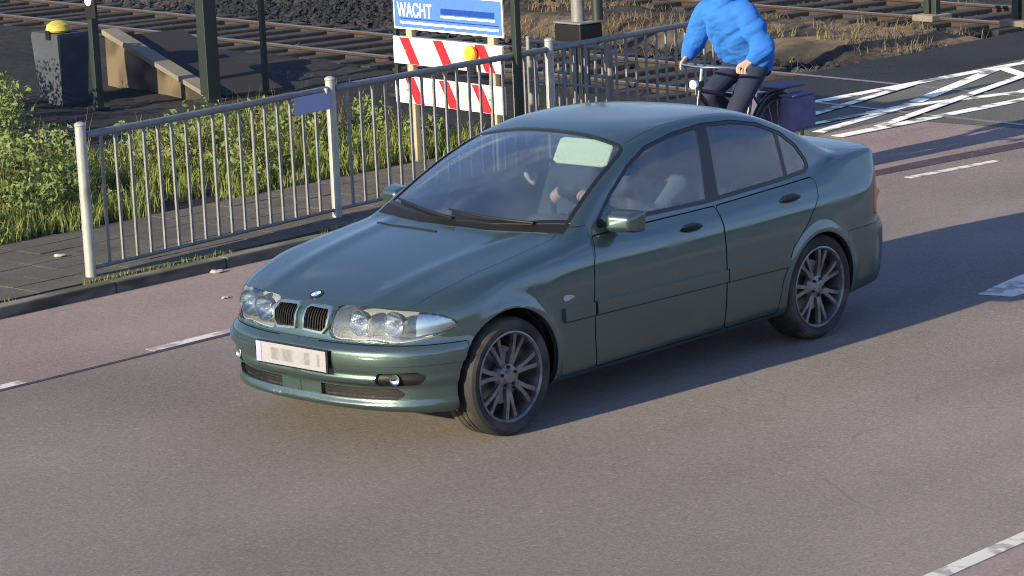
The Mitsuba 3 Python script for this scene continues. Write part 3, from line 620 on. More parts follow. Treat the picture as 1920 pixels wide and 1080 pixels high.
struct('cycle_lane', sheet([(-9.2, -4.10), (60, -4.10), (60, -2.42), (-9.2, -2.42)], 0.0), 'asphalt_red')
struct('cycle_lane', sheet([(-60, 4.08), (60, 4.08), (60, 5.9), (-60, 5.9)], 0.0), 'asphalt_red')
struct('footway', sheet([(-60, 5.9), (60, 5.9), (60, 14), (-60, 14)], 0.0), 'asphalt_old')
struct('crossing_apron', sheet([(-60, -5.42), (-7.6, -5.42), (-7.6, -4.10), (-9.2, -4.10), (-9.2, -2.42), (-60, -2.42)], .002), 'asphalt_old')
struct('crossing_path', poly_prism([(-60, -6.85), (-8.3, -6.85), (-7.606, -5.42), (-60, -5.42)], -.3, .004), 'deck_dark')
# painted lines: entries of their own
def marking(name, pts, label, mt='line_white', z=.004, cat='road marking', group=None):
    k = obj(name, poly_prism(pts, z - .003, z), mt, None, False); tag(k, label, cat, group); return k
def strip_pts(p, q, w): 
    p, q = np.array(p, float), np.array(q, float); d = (q - p) / np.linalg.norm(q - p); n = np.array([-d[1], d[0]]) * w / 2
    return [tuple(p + n), tuple(q + n), tuple(q - n), tuple(p - n)]
for i, (x0, lab) in enumerate(((.07, 'white dash between grey road and red cycle lane ending at the sedan\'s nose'), (2.05, 'white dash of the cycle lane line cut by the left picture edge'))):
    marking('lane_dash', [(x0, -2.52), (x0 + 1.0, -2.52), (x0 + 1.0, -2.43), (x0, -2.43)], lab, group=None)
marking('lane_dash', strip_pts((-6.50, -2.06), (-7.55, -1.90), .085), 'worn white dash beside the dark seam behind the sedan')
marking('edge_line', [(.6, 3.97), (2.35, 3.97), (2.35, 4.06), (.6, 4.06)], 'white line along the near red cycle lane in the bottom right corner')
marking('centre_marking', [(-2.93, .93), (-2.98, 1.16), (-4.6, 1.20), (-4.6, .78), (-3.5, .84)], 'broad white road marking behind the sedan, half in its shadow')
k = struct('road_seam', trimesh.util.concatenate([poly_prism([(3.5, -2.43), (3.5, -2.395), (-3.2, -2.36), (-6.3, -2.36), (-7.2, -2.24), (-9.0, -1.98), (-12, -1.55), (-12, -1.75), (-9.0, -2.20), (-7.2, -2.47), (-6.2, -2.53), (-3.2, -2.41)], .001, .003)]), 'joint_dark')
H = [((-9.78, -5.43), (-13.3, -5.22), .13), ((-8.2, -4.20), (-9.94, -4.46), .11), ((-9.94, -4.46), (-12.85, -5.25), .13), ((-9.94, -4.46), (-11.6, -3.86), .12), ((-8.05, -3.88), (-11.6, -3.62), .13), ((-12.82, -5.25), (-12.1, -4.35), .12), ((-8.1, -5.36), (-9.75, -5.43), .10), ((-8.1, -4.95), (-9.3, -4.96), .09), ((-13.3, -5.22), (-16.5, -5.0), .13), ((-11.6, -3.62), (-14.5, -3.4), .13), ((-8.15, -4.55), (-9.94, -4.46), .08), ((-11.27, -3.98), (-13.6, -4.3), .11), ((-12.1, -4.35), (-13.6, -3.46), .11), ((-8.0, -4.72), (-11.3, -5.28), .09), ((-8.7, -3.88), (-12.3, -4.62), .10)]
hk = thing('crossing_hatching', 'worn white crossed hatching painted on the asphalt of the level crossing', 'road marking')
for p, q, w in H: obj('stripe', poly_prism(strip_pts(p, q, w * 1.12), .004 + .0006 * H.index((p, q, w)), .008 + .0006 * H.index((p, q, w))), 'hatch_white', hk, False)
# pavement, its pavers, kerb stones
struct('pavement', poly_prism([(-7.6, -6.05), (12, -6.05), (12, -4.212), (-7.6, -4.212)], -.3, .058), 'joint_sand')
for i in range(33):
    for j in range(6):
        if i % 1 == 0:
            x, y = 2.6 - .3 * i - .15, -5.90 + .29 * j
            h = .070 + R.uniform(-.0025, .0025)
            m = trimesh.creation.box(extents=(.293, .282, .03)); m.apply_transform(trimesh.transformations.euler_matrix(R.uniform(-.006, .006), R.uniform(-.006, .006), 0)); m.apply_translation((x, y, h - .015))
            obj('paver', m, 'paver', 'pavement', False)
for i in range(10):
    x = 3.0 - i * 1.0
    obj('kerb_stone', box((x - .5, -4.155 + R.uniform(-.003, .003), .02 + R.uniform(-.002, .002)), (.992, .112, .115), bev=.012), 'kerbstone', 'pavement')
# ---- tracks: rails, sleepers
def track(c, t0, t1, label, deck):
    tk = thing('railway_track', label, 'railway track')
    for g in (-.72, .72):
        p, q = trk(c, t0) + TN * g, trk(c, t1) + TN * g; L = t1 - t0
        prof = [(-.065, 0), (.065, 0), (.065, .012), (.012, .03), (.012, .10), (.034, .115), (.034, .14), (-.034, .14), (-.034, .115), (-.012, .10), (-.012, .03), (-.065, .012)]
        def put(pts, z): 
            m = trimesh.creation.extrude_polygon(Polygon(pts), L, engine='earcut')
            V = m.vertices; m.vertices = np.column_stack([p[0] + TN[0] * V[:, 0] + TD[0] * V[:, 2], p[1] + TN[1] * V[:, 0] + TD[1] * V[:, 2], V[:, 1] + z]); m.fix_normals(); return m
        rk = obj('rail', put(prof, -.135), 'rail_rust', tk)
        obj('running_surface', put([(-.032, .139), (.032, .139), (.032, .1425), (-.032, .1425)], -.135), 'rail_top', rk)
    n = 0
    for t in np.arange(t0 + .3, t1, .62):
        pc = trk(c, t)
        if pc[1] > -7.0 or n > 90: continue
        m = box((0, 0, 0), (2.5, .24, .14), bev=.015); m = rot(m, math.atan2(TN[1], TN[0]) + R.uniform(-.01, .01), [0, 0, 1]); n += 1
        obj('sleeper', mv(m, (pc[0], pc[1], -.155 + .055 + R.uniform(-.01, .01))), 'sleeper_wood', tk)
track(-10.3, -24, 6, 'nearest railway track, its rails crossing behind the blue-jacketed cyclist', True)
track(-16.7, -24, 6, 'farther railway track running along the top of the view', True)
# loose ballast
def stones(n, region, smin_, smax_):
    ico = trimesh.creation.icosahedron(); V0, F0 = ico.vertices, ico.faces; P = []
    while len(P) < n:
        q = region()
        if q is not None: P.append(q)
    P = np.array(P); N = len(P); s = rng.uniform(smin_, smax_, (N, 1, 1)) * rng.uniform(.6, 1.25, (N, 1, 3)); V = V0[None] * (1 + .25 * rng.standard_normal((N, 12, 1))) * s
    an = rng.uniform(0, 6.3, N); ca, sa = np.cos(an)[:, None], np.sin(an)[:, None]
    V = np.stack([V[..., 0] * ca - V[..., 1] * sa, V[..., 0] * sa + V[..., 1] * ca, V[..., 2] * .8], -1) + P[:, None]
    F = (F0[None] + 12 * np.arange(N)[:, None, None]).reshape(-1, 3); return trimesh.Trimesh(V.reshape(-1, 3), F, process=False)
def gh(x, y): return -.05 + .02 * math.sin(x * 3) * math.cos(y * 2.3)
def reg_b():
    c = R.uniform(-17.5, -8.6); t = R.uniform(-22, -2.6); p = trk(c, t)
    if p[1] > -6.95: return None
    return (p[0], p[1], -.125 + R.uniform(-.03, .025))
k = obj('ballast', stones(26000, reg_b, .03, .06), 'ballast_stone', None, False); tag(k, 'dark crushed stone ballast round the railway tracks', 'ballast', kind='stuff')

# sandy strip beyond the far track
prin('sand', lambda p, n, uv: mix(C3(.115, .088, .060), C3(.026, .023, .022), sst(.36, .62, fbm(p.x * .7, p.y * 1.1, 6.0, 4))) * (.75 + .5 * nz(p.x * 13, p.y * 13)), .95)
cc, ay = np.meshgrid(np.linspace(-15.4, -12.1, 90), np.linspace(-15.5, -6.95, 220), indexing='ij'); ax = cc + (ay + 4) * .16
def sand_z(ax, ay):
    cc = ax - (ay + 4) * .16; e = np.minimum.reduce([cc + 15.4, -12.1 - cc, ay + 15.5, -6.95 - ay])
    return -.05 + .14 * meshkit.fbm(np.stack([ax * 1.3, ay * 1.3, ax * 0], -1), 4, 5) + .05 * meshkit.fbm(np.stack([ax * 7, ay * 7, ax * 0], -1), 3, 6) - .22 * np.clip(1 - e / .8, 0, 1)
az = sand_z(ax, ay)
idx = np.arange(ax.size).reshape(ax.shape); a, b, c, d = idx[:-1, :-1].ravel(), idx[1:, :-1].ravel(), idx[1:, 1:].ravel(), idx[:-1, 1:].ravel()
struct('sand_bank', trimesh.Trimesh(np.column_stack([ax.ravel(), ay.ravel(), az.ravel()]), np.vstack([np.column_stack([a, b, c]), np.column_stack([a, c, d])]), process=False), 'sand', True)
# ------------------------------------------------------------------ street furniture
prin('galvanised', lambda p, n, uv: mix(C3(.34, .36, .37), C3(.52, .53, .52), fbm(p.x * 30, p.y * 30, p.z * 14)) * (.9 - .3 * sst(.6, .8, fbm(p.x * 5, p.y * 5, p.z * 3))), .5, metallic=.35)
prin('galvanised_dull', lambda p, n, uv: C3(.20, .207, .215) * (.75 + .5 * fbm(p.x * 25, p.y * 25, p.z * 12)), .6, metallic=.3)
prin('dark_green_steel', (.016, .024, .022), .5)
prin('white_board', lambda p, n, uv: C3(.66, .63, .58) * (.8 + .25 * fbm(p.x * 8, p.y * 8, p.z * 8)), .5)
prin('red_board', (.52, .015, .03), .45)
prin('sign_blue', (.07, .17, .55), .4); prin('sign_navy', (.010, .05, .30), .4); prin('sign_white', (.72, .74, .80), .4)
prin('lamp_yellow', (.72, .40, .03), .4)
prin('wood_leg', lambda p, n, uv: C3(.36, .31, .22) * (.7 + .5 * fbm(p.x * 14, p.y * 14, p.z * 3)), .8)
prin('concrete', lambda p, n, uv: mix(C3(.22, .20, .17), C3(.11, .10, .085), fbm(p.x * 4, p.y * 4, p.z * 6)), .9)
prin('concrete_brown', lambda p, n, uv: mix(C3(.13, .098, .068), C3(.035, .028, .024), sst(.35, .6, fbm(p.x * 3, p.y * 2.2, p.z * 2))), .9)
prin('block_grey', lambda p, n, uv: mix(C3(.060, .072, .100), C3(.03, .038, .052), fbm(p.x * 6, p.y * 6, p.z * 6)), .9)
prin('yellow_cap', (.42, .34, .05), .6)
# pedestrian railing along the pavement
FP = [np.array(p) for p in ((-.06, -4.45, .07), (-2.63, -4.66, .07), (-5.28, -4.80, .07), (-7.95, -4.93, .07))]
rl = thing('railing', 'grey steel pedestrian railing with round posts along the pavement edge beside the sedan', 'railing')
for i, p in enumerate(FP):
    pk = obj('post', cyl(p - [0, 0, .1], p + [0, 0, 1.06], .038, 20), 'galvanised', rl, 40)
    obj('cap', mv(tm(m3.Manifold.sphere(.042, 20).scale((1, 1, .55))), p + [0, 0, 1.06]), 'galvanised', pk, 40)
for a_, b_ in zip(FP[:-1], FP[1:]):
    d = (b_ - a_) / np.linalg.norm(b_ - a_); q0, q1 = a_ + d * .045, b_ - d * .045
    for z, r in ((.985, .026), (.055, .014)): obj('rail', cyl(q0 + [0, 0, z], q1 + [0, 0, z], r, 14), 'galvanised_dull', rl, 40)
    L = np.linalg.norm(q1 - q0); n = 17
    for t in np.linspace(0, 1, n + 2)[1:-1]:
        c = q0 + (q1 - q0) * t; lean = np.array([R.uniform(-.004, .004), R.uniform(-.004, .004), 0])
        obj('bar', cyl(c + [0, 0, .06], c + lean + [0, 0, .975], .013, 8), 'galvanised_dull', rl, 40)
plate_p = FP[0] + (FP[1] - FP[0]) * .905
pd = (FP[1] - FP[0]) / np.linalg.norm(FP[1] - FP[0]); pn = math.atan2(pd[1], pd[0])
bp = thing('blue_plate', 'small blank blue plate hung on the railing just before its second post', 'sign')
obj('panel', box((plate_p[0], plate_p[1] + .032, .975), (.40, .008, .135), pn, .003), 'plate_blue', bp)
for s in (-.16, .16): obj('clip', box((plate_p[0] + s, plate_p[1] + .018 + s * math.tan(pn) if False else plate_p[1] + .02, 1.05), (.02, .03, .04), pn), 'galvanised', bp)
# short cross railing at the end of the pavement
XP = [np.array(p) for p in ((-6.62, -6.25, .06), (-6.45, -5.15, .06))]
xr = thing('cross_railing', 'short low grey railing across the end of the pavement near the level crossing', 'railing')
for p in XP: obj('post', cyl(p - [0, 0, .1], p + [0, 0, .90], .03, 16), 'galvanised_dull', xr, 40)
for z in (.86, .50, .12): obj('rail', cyl(XP[0] + [0, 0, z], XP[1] + [0, 0, z], .022 if z > .8 else .015, 12), 'galvanised_dull', xr, 40)
for t in np.linspace(0, 1, 12)[1:-1]: obj('bar', cyl(XP[0] + (XP[1] - XP[0]) * t + [0, 0, .12], XP[0] + (XP[1] - XP[0]) * t + [0, 0, .86], .009, 8), 'galvanised_dull', xr, 40)
# local frame along the tracks: t, z in the plane, n towards the road side
def onplane(m, o, up=0.0):
    """local (t, z, n) -> world at o"""
    m = tm(m).copy(); V = m.vertices; m.vertices = np.column_stack([o[0] + TD[0] * V[:, 0] + TN[0] * V[:, 2], o[1] + TD[1] * V[:, 0] + TN[1] * V[:, 2], o[2] + V[:, 1]]); m.fix_normals(); return m
BO = np.array([-5.05, -6.38, .04])
bh = thing('barrier_board', 'red and white striped plank barrier on wooden legs behind the railing, orange lamp on it', 'barrier')
for t in (.19, 1.34): obj('leg', onplane(box((t, .70, -.035), (.085, 1.42, .055), bev=.006), BO), 'wood_leg', bh)
for z0, st in ((.855, (.08, .56, 1.14)), (.515, (.13, .62, 1.08))):
    pk = obj('plank', onplane(box((.765, z0 + .118, .012), (1.53, .236, .028), bev=.005), BO), 'white_board', bh)
    for s_ in st:
        hgt = .230
        obj('red_stripe', onplane(poly_prism([(s_ + .02, z0 + hgt), (s_ + .155, z0 + hgt), (s_ + .30, z0 + .005), (s_ + .165, z0 + .005)], .0265, .0285), BO), 'red_board', pk, False)
    for t in (.19, 1.34): obj('bolt', onplane(mv(lathe([(0, 0), (.012, 0), (.012, .006), (0, .008)], 10), (t, z0 + .118, .026)), BO), 'galvanised_dull', pk)
    for t in (.50, 1.02): obj('joint', onplane(box((t, z0 + .118, .0265), (.004, .226, .001)), BO), 'wood_leg', pk)
lp = thing('warning_lamp', 'round yellow warning lamp fixed to the upper striped plank', 'lamp')
lm_ = lathe([(0, -.03), (.045, -.03), (.064, -.012), (.067, .012), (.054, .030), (0, .038)], 36)
obj('lens', onplane(mv(lm_, (1.155, 1.01, .06)), BO), 'lamp_yellow', lp, 40)
obj('bracket', onplane(box((1.155, .885, .045), (.05, .10, .03), bev=.004), BO), 'black_plastic', lp)
sg = thing('wait_sign', 'blue sign with white lettering on the posts above the striped planks', 'sign')
obj('panel', onplane(box((.78, 1.315, .008), (1.50, .285, .018), bev=.004), BO), 'sign_blue', sg)
obj('rim', onplane(tm(m3.Manifold.cube((1.53, .315, .012), True).translate((.78, 1.315, .008)) - m3.Manifold.cube((1.49, .275, .1), True).translate((.78, 1.315, .008))), BO), 'sign_white', sg)
tx = meshkit.text_mesh('WACHT', .115, .003, bold=True); w_ = tx.bounds[1, 0]; tx.apply_scale([.50 / w_, 1, 1])
obj('lettering', onplane(mv(tx, (.075, 1.270, .0165)), BO), 'sign_white', sg, False)
obj('text_bar', onplane(box((1.07, 1.335, .0178), (.74, .05, .002)), BO), 'sign_navy', sg)
obj('text_bar', onplane(box((1.07, 1.290, .0178), (.74, .018, .002)), BO), 'sign_white', sg)
obj('text_bar', onplane(box((.80, 1.250, .0178), (1.38, .010, .002)), BO), 'sign_navy', sg)
obj('text_bar', onplane(box((.80, 1.215, .0178), (1.38, .020, .002)), BO), 'sign_white', sg)
ip = thing('steel_post', 'slim dark green post standing just right of the blue and striped boards', 'post')
obj('tube', onplane(box((1.66, .75, -.03), (.06, 1.6, .06), bev=.008), BO), 'dark_green_steel', ip); obj('foot', onplane(box((1.66, .01, -.03), (.16, .02, .16), bev=.004), BO), 'dark_green_steel', ip)
# dark steel posts of the track-side fence
for x, y, w, h, lab in ((-7.33, -11.50, .16, 2.6, 'thick dark green post left of the blue sign, beside the sloping ramp wall'), (-8.07, -11.45, .055, 2.4, 'thin dark post right of the thick dark green post'), (-6.37, -12.19, .085, 2.5, 'dark green post with a white reflector near the upper left corner'), (-8.55, -9.9, .055, 2.4, 'thin dark post close to the left of the blue sign'), (-4.85, -12.9, .10, 2.4, 'dark post at the left picture edge')):
    sp_ = thing('steel_post', lab, 'post')
    obj('tube', box((x, y, h / 2 - .05), (w, w, h), math.atan2(TD[1], TD[0]), .008), 'dark_green_steel', sp_); obj('foot', box((x, y, -.015), (w + .10, w + .10, .03), math.atan2(TD[1], TD[0]), .004), 'dark_green_steel', sp_)
    if w == .085:
        obj('reflector', mv(to_x(lathe([(0, 0), (.055, 0), (.055, .02), (0, .026)], 24)), (x + .05, y + .03, 1.12)).apply_transform(np.diag([1, 1, 1, 1])), 'sign_white', sp_)
        obj('reflector_backing', box((x + .045, y + .03, 1.10), (.012, .17, .34), bev=.004), 'black_plastic', sp_)
# sloping ramp with light coping
RO = np.array([-7.45, -11.75, -.05])
rm = thing('ramp_wall', 'low sloping ramp wall with pale coping beside the thick dark post', 'wall')
obj('side_wall', onplane(poly_prism([(.10, 0), (.10, .06), (-1.95, .60), (-1.95, 0)], -.10, .05), RO), 'concrete_brown', rm)
obj('coping', onplane(poly_prism([(.14, .055), (.14, .105), (-1.97, .665), (-1.97, .605)], -.12, .075), RO), 'concrete', rm)
obj('ramp_surface', onplane(poly_prism([(.10, 0), (.10, .05), (-1.95, .57), (-1.95, 0)], -.95, -.125), RO), 'ramp_dark', rm)
# tapered block with yellow cap
bk = thing('concrete_block', 'blue-grey tapered block standing in the far left corner behind the grass', 'block')
bo = np.array([-6.58, -13.05, -.05])
blk_m = trimesh.Trimesh(*[None] * 2) if False else tm(m3.Manifold.hull_points(np.array([(s * w, y, n) for y, w in ((0.0, .22), (.04, .24), (.74, .32), (.78, .30)) for s in (-1, 1) for n in (-.12 - w * .2, .10 + w * .2)])))
obj('body', onplane(blk_m, bo), 'block_grey', bk); obj('lifting_eye', onplane(mv(trimesh.creation.torus(.05, .012, major_sections=20, minor_sections=8), (-.2, .80, 0)), bo), 'dark_green_steel', bk)
yc_ = thing('yellow_cap', 'dull yellow domed cap sitting on top of the blue-grey block', 'cap')
dm = lathe([(0, 0), (.12, 0), (.14, .02), (.125, .08), (.07, .115), (0, .125)], 32); V = dm.vertices.copy(); dm.vertices = V[:, [0, 2, 1]]; dm.invert()
obj('dome', onplane(mv(dm, (.08, .79, .04)), bo), 'yellow_cap', yc_, 40); obj('foot', onplane(box((.08, .765, .17), (.08, .10, .03), bev=.005), bo), 'black_plastic', yc_)
# level crossing barrier machine
bm_ = thing('barrier_machine', 'black barrier drive box on a dark pedestal beside the tracks', 'barrier machine')
mo = np.array([-9.45, -8.15, -.05])
for t in (-.07, .07): obj('pedestal_leg', onplane(box((t, .27, 0), (.06, .56, .12), bev=.008), mo), 'dark_green_steel', bm_)
bx_ = obj('drive_box', onplane(box((0, .655, 0), (.42, .22, .30), bev=.02), mo), 'black_plastic', bm_); obj('cover', onplane(box((0, .775, 0), (.44, .02, .32), bev=.006), mo), 'galvanised_dull', bx_)
obj('mast', cyl(mo + [0.02, .02, .78], mo + [.02, .02, 2.9], .07, 20), 'galvanised_dull', bm_, 40); obj('mast', cyl(mo + [-.12, .16, .78], mo + [-.12, .16, 2.9], .06, 20), 'dark_green_steel', bm_, 40)
for x, y, w, lab in ((-16.75, -8.75, .24, 'dark double post of the far side seen at the top right'), (-16.6, -7.35, .30, 'dark signal post at the upper right corner')):
    sp_ = thing('signal_post', lab, 'post')
    for s in (-.26, .26): obj('tube', box((x + TD[0] * w * s, y + TD[1] * w * s, 1.2), (w * .36, w * .36, 2.5), math.atan2(TD[1], TD[0]), .01), 'dark_green_steel', sp_)
    obj('foot', box((x, y, .0), (w + .1, w + .12, .08), math.atan2(TD[1], TD[0]), .01), 'concrete', sp_)
# litter
prin('paper', (.42, .40, .37), .8)
for (x, y, z), s, lab in (((-.84, -4.02, .0), .038, 'pale scrap of litter on the red lane near the kerb'), ((-.41, -5.24, .072), .032, 'pale scrap of paper lying on the pavement left of the first railing post'), ((-.26, -3.29, .0), .022, 'tiny pale scrap of litter on the red lane left of the sedan nose')):
    m = trimesh.creation.icosphere(2, s); m.vertices *= [1.5, .8, .35]; m.vertices += (meshkit.noise(m.vertices * 40 + 5)[:, None] - .5) * s * .7 * m.vertex_normals; m = rot(m, R.uniform(0, 3), [0, 0, 1])
    tag(obj('litter', mv(m, (x, y, z + s * .3)), 'paper', None, False), lab, 'litter')
# ------------------------------------------------------------------ cyclist and bicycle
BX, BY = -5.43, -2.97
bk_ = thing('bicycle', 'dark city bicycle with grips held by the cyclist, riding behind the sedan', 'bicycle')
prin('bike_black', (.02, .02, .024), .3, clearcoat=.6); prin('pannier_cloth', lambda p, n, uv: C3(.10, .095, .20) * (.7 + .6 * fbm(p.x * 12, p.y * 12, p.z * 12)), .8)
B3 = lambda x, z, y=0.0: np.array([BX + x, BY + y, z])
for xo in (-.55, .55):
    wk = obj('wheel', mv(to_y(lathe([(.300, -.011), (.312, -.012), (.312, .012), (.300, .011)], 48)), B3(xo, .345)), 'galvanised_dull', bk_, 40)
    obj('tyre', mv(rot(trimesh.creation.torus(.326, .018, major_sections=56, minor_sections=10), math.pi / 2, [1, 0, 0]), B3(xo, .345)), 'rubber', wk, 40)
    obj('hub', cyl(B3(xo, .345, -.05), B3(xo, .345, .05), .025, 14), 'chrome', wk, 40)
    for a in np.arange(16) * math.pi / 8: obj('spoke', cyl(B3(xo, .345, .02 * (-1) ** int(a * 8 / math.pi + .5)), B3(xo + .302 * math.cos(a), .345 + .302 * math.sin(a)), .002, 5), 'chrome', wk)
    obj('mudguard', tube([B3(xo + .36 * math.cos(a), .345 + .36 * math.sin(a)) for a in np.linspace(.2, 2.9, 20)], .022, 8), 'bike_black', bk_, 40)
for p, q, r in ((B3(-.10, .29), B3(.43, .80), .020), (B3(-.10, .29), B3(-.24, .84), .018), (B3(-.20, .70), B3(.42, .84), .018), (B3(-.55, .345), B3(-.10, .29), .013), (B3(-.55, .345), B3(-.21, .76), .011), (B3(.55, .345), B3(.42, .92), .018)):
    obj('frame_tube', cyl(p, q, r, 14), 'bike_black', bk_, 40)
obj('stem', cyl(B3(.42, .92), B3(.40, 1.03), .014, 12), 'chrome', bk_, 40)
bar = [B3(.24, 1.00, .31), B3(.30, 1.015, .29), B3(.40, 1.03, .18), B3(.44, 1.03, .06), B3(.44, 1.03, -.06), B3(.40, 1.03, -.18), B3(.30, 1.015, -.29), B3(.24, 1.00, -.31)]
obj('handlebar', tube(bar, .012, 10), 'chrome', bk_, 40)
for s in (0, 1): obj('grip', tube(bar[:2] if s == 0 else bar[-2:], .017, 10), 'black_plastic', bk_, 40)
obj('saddle', body([(B3(-.34, .91, .06), .05, B3(-.14, .92), .03), (B3(-.34, .91, -.06), .05, B3(-.14, .92), .03)], 4, .03), 'black_plastic', bk_, True)
obj('saddle_post', cyl(B3(-.24, .82), B3(-.26, .90), .013, 10), 'chrome', bk_, 40)
obj('head_lamp', to_x(mv(lathe([(0, -.05), (.028, -.04), (.036, 0), (0, .006)], 20), (0, 0, 0))).apply_translation(B3(.52, .90)), 'sign_white', bk_, 40)
obj('carrier', box(B3(-.62, .74), (.42, .13, .015), bev=.004), 'bike_black', bk_)
for s in (1, -1): obj('crank', cyl(B3(-.10, .29, s * .07), B3(-.10 + s * .12, .29 - s * .12, s * .08), .010, 8), 'chrome', bk_, 40); obj('pedal', box(B3(-.10 + s * .12, .29 - s * .12, s * .13), (.09, .09, .02), bev=.004), 'black_plastic', bk_)
pn_ = thing('bicycle_bag', 'blue-purple double bag hanging over the rear carrier of the bicycle', 'bag')
for s in (1, -1):
    m = tm(m3.Manifold.batch_hull([m3.Manifold.sphere(.03, 14).translate((dx, s * (.12 + dy), dz)) for dx in (-.14, .14) for dy in (0, .07) for dz in (-.12, .10)]).refine_to_length(.03))
    m.vertices += (meshkit.fbm(m.vertices * 11, 2)[:, None] - .5) * .03 * m.vertex_normals
    p_ = obj('pouch', mv(m, B3(-.62, .56)), 'pannier_cloth', pn_, True); obj('flap', mv(box((0, s * .155, .135), (.31, .15, .016), bev=.006), B3(-.62, .56)), 'pannier_cloth', p_)
obj('bridge', box(B3(-.62, .755), (.34, .22, .012), bev=.004), 'pannier_cloth', pn_)
cy = thing('person', 'cyclist in bright blue jacket riding behind the sedan with both hands on the handlebar', 'person')
hipc, shc = B3(-.20, 1.02), B3(.08, 1.45)
skB, jk, tr_, sh_ = [], [], [], []
hB, eyes, hairB, PH = head_parts(B3(.15, 1.72), (1, .1))
skB += hB + [(shc + [0.0, 0, .02], .055, B3(.13, 1.64), .052), (hipc, .13, shc - [.02, 0, .05], .12), (shc + [0, .14, -.02], .07, shc + [0, -.14, -.02], .07)]
jk += [(hipc + [0, .07, .02], .14, B3(-.06, 1.22, .07), .158), (hipc + [0, -.07, .02], .14, B3(-.06, 1.22, -.07), .158), (B3(-.06, 1.22, .07), .158, shc + [-.02, .06, -.07], .135), (B3(-.06, 1.22, -.07), .158, shc + [-.02, -.06, -.07], .135), (shc + [0, .16, -.03], .085, shc + [0, -.16, -.03], .085), (shc, .075, B3(.11, 1.54), .068)]
for s in (1, -1):
    g = B3(.265, 1.005, s * .305); ax = np.array([.06, -.02 * s, .015]); el = B3(.06, 1.14, s * .36); shd = shc + [0, s * .19, -.03]
    B, wr = gripping_hand(g, np.array([.5, -.35 * s, .1]), np.array([.75, .30 * s, -.1]) if False else np.array([.62, -.12 * s, -.25]), np.array([0, 0, 1.0]), -s if False else 1)
    skB += B + [(wr, .027, wr * .5 + el * .5, .036), (wr * .5 + el * .5, .036, el, .040), (el, .042, shd, .05)]
    w2 = wr * .85 + el * .15
    jk += [(w2, .046, el, .072), (el, .074, shd, .090)]
    kn = B3(.16 if s > 0 else .20, .60 if s > 0 else .78, s * .10); an = B3(-.12 + s * .10, .36 - s * .12, s * .12); hj = hipc + [0, s * .09, -.03]
    skB += [(hj, .085, kn, .060), (kn, .058, an, .040)]
    tr_ += [(hj, .105, kn, .074), (kn, .072, an + [0, 0, .04], .055)]
    sh_.append([(an, .045, an + [-.05, 0, -.05], .042), (an + [-.05, 0, -.055], .038, an + [.16, 0, -.07], .032), (an, .045, an + [.07, 0, -.05], .038)])
    skB += [(an, .04, an + [.08, 0, -.05], .030)]
obj('body', body(skB, 6, .014), 'skin', cy, True)
jm = body(jk, 5, .022); jm = trimesh.Trimesh(*trimesh.remesh.subdivide(jm.vertices, jm.faces), process=False); jm.vertices += .006 * jm.vertex_normals; jm.vertices += ((np.abs(meshkit.noise(jm.vertices @ np.array([[4, 2, 3], [1, 5, -4], [6, -6, 8]]) + 3) - .5) * .050) + (np.abs(meshkit.noise(jm.vertices @ np.array([[9, 3, 6], [4, 10, -6], [11, -8, 16]]) + 9) - .5) * .024) - .002)[:, None] * jm.vertex_normals
obj('jacket', jm, 'jacket_blue', cy, True)
obj('trousers', body(tr_, 5, .03), 'navy_cloth', cy, True)
for s in sh_: obj('shoe', body(s, 3, .02), 'black_plastic', cy, True)
obj('hair', body(hairB, 4, .02), 'hair_brown', cy, True)
for e in eyes: obj('eye', mv(trimesh.creation.icosphere(2, .012), e), 'eye_white', cy, True)
# ------------------------------------------------------------------ vegetation
def leaf_mat(name, a, b, tr=.35):
    def f(p, n, uv): return mix(C3(*a), C3(*b), .6 * fbm(p.x * 1.6, p.y * 1.6, p.z * 2, 3) + .4 * mikit.cell_rand(p.x * 23, p.y * 23, p.z * 17))
    return mat(name, {'type': 'principledthin', 'base_color': mikit.proc(f), 'roughness': .55, 'diff_trans': tr, 'spec_trans': 0.0})
leaf_mat('grass_leaf', (.13, .18, .05), (.34, .37, .13)); leaf_mat('weed_leaf', (.085, .145, .045), (.27, .31, .13)); leaf_mat('dry_blade', (.13, .10, .06), (.28, .22, .14))
def blades(P, h, w, lean, seg=3):
    """curved tapering blades: P (n,3), h, w per blade"""
    n = len(P); az = rng.uniform(0, 2 * np.pi, n); l = rng.uniform(.15, 1, n) * lean * h; d = np.column_stack([np.cos(az), np.sin(az), 0 * az]); s = np.column_stack([-np.sin(az), np.cos(az), 0 * az])
    V = []
    for k in range(seg + 1):
        t = k / seg; c = P + d * (l * t * t)[:, None]; c[:, 2] += h * (t - .25 * t * t * (l / np.maximum(h, .01))); ww = (w * (1 - t) ** .7 * .5)[:, None]
        V += [c - s * ww, c + s * ww]
    V = np.stack(V, 1).reshape(-1, 3); o = np.arange(n)[:, None] * 2 * (seg + 1); F = []
    for k in range(seg): F += [o + [2 * k, 2 * k + 1, 2 * k + 3], o + [2 * k, 2 * k + 3, 2 * k + 2]]
    return trimesh.Trimesh(V, np.vstack(F), process=False)
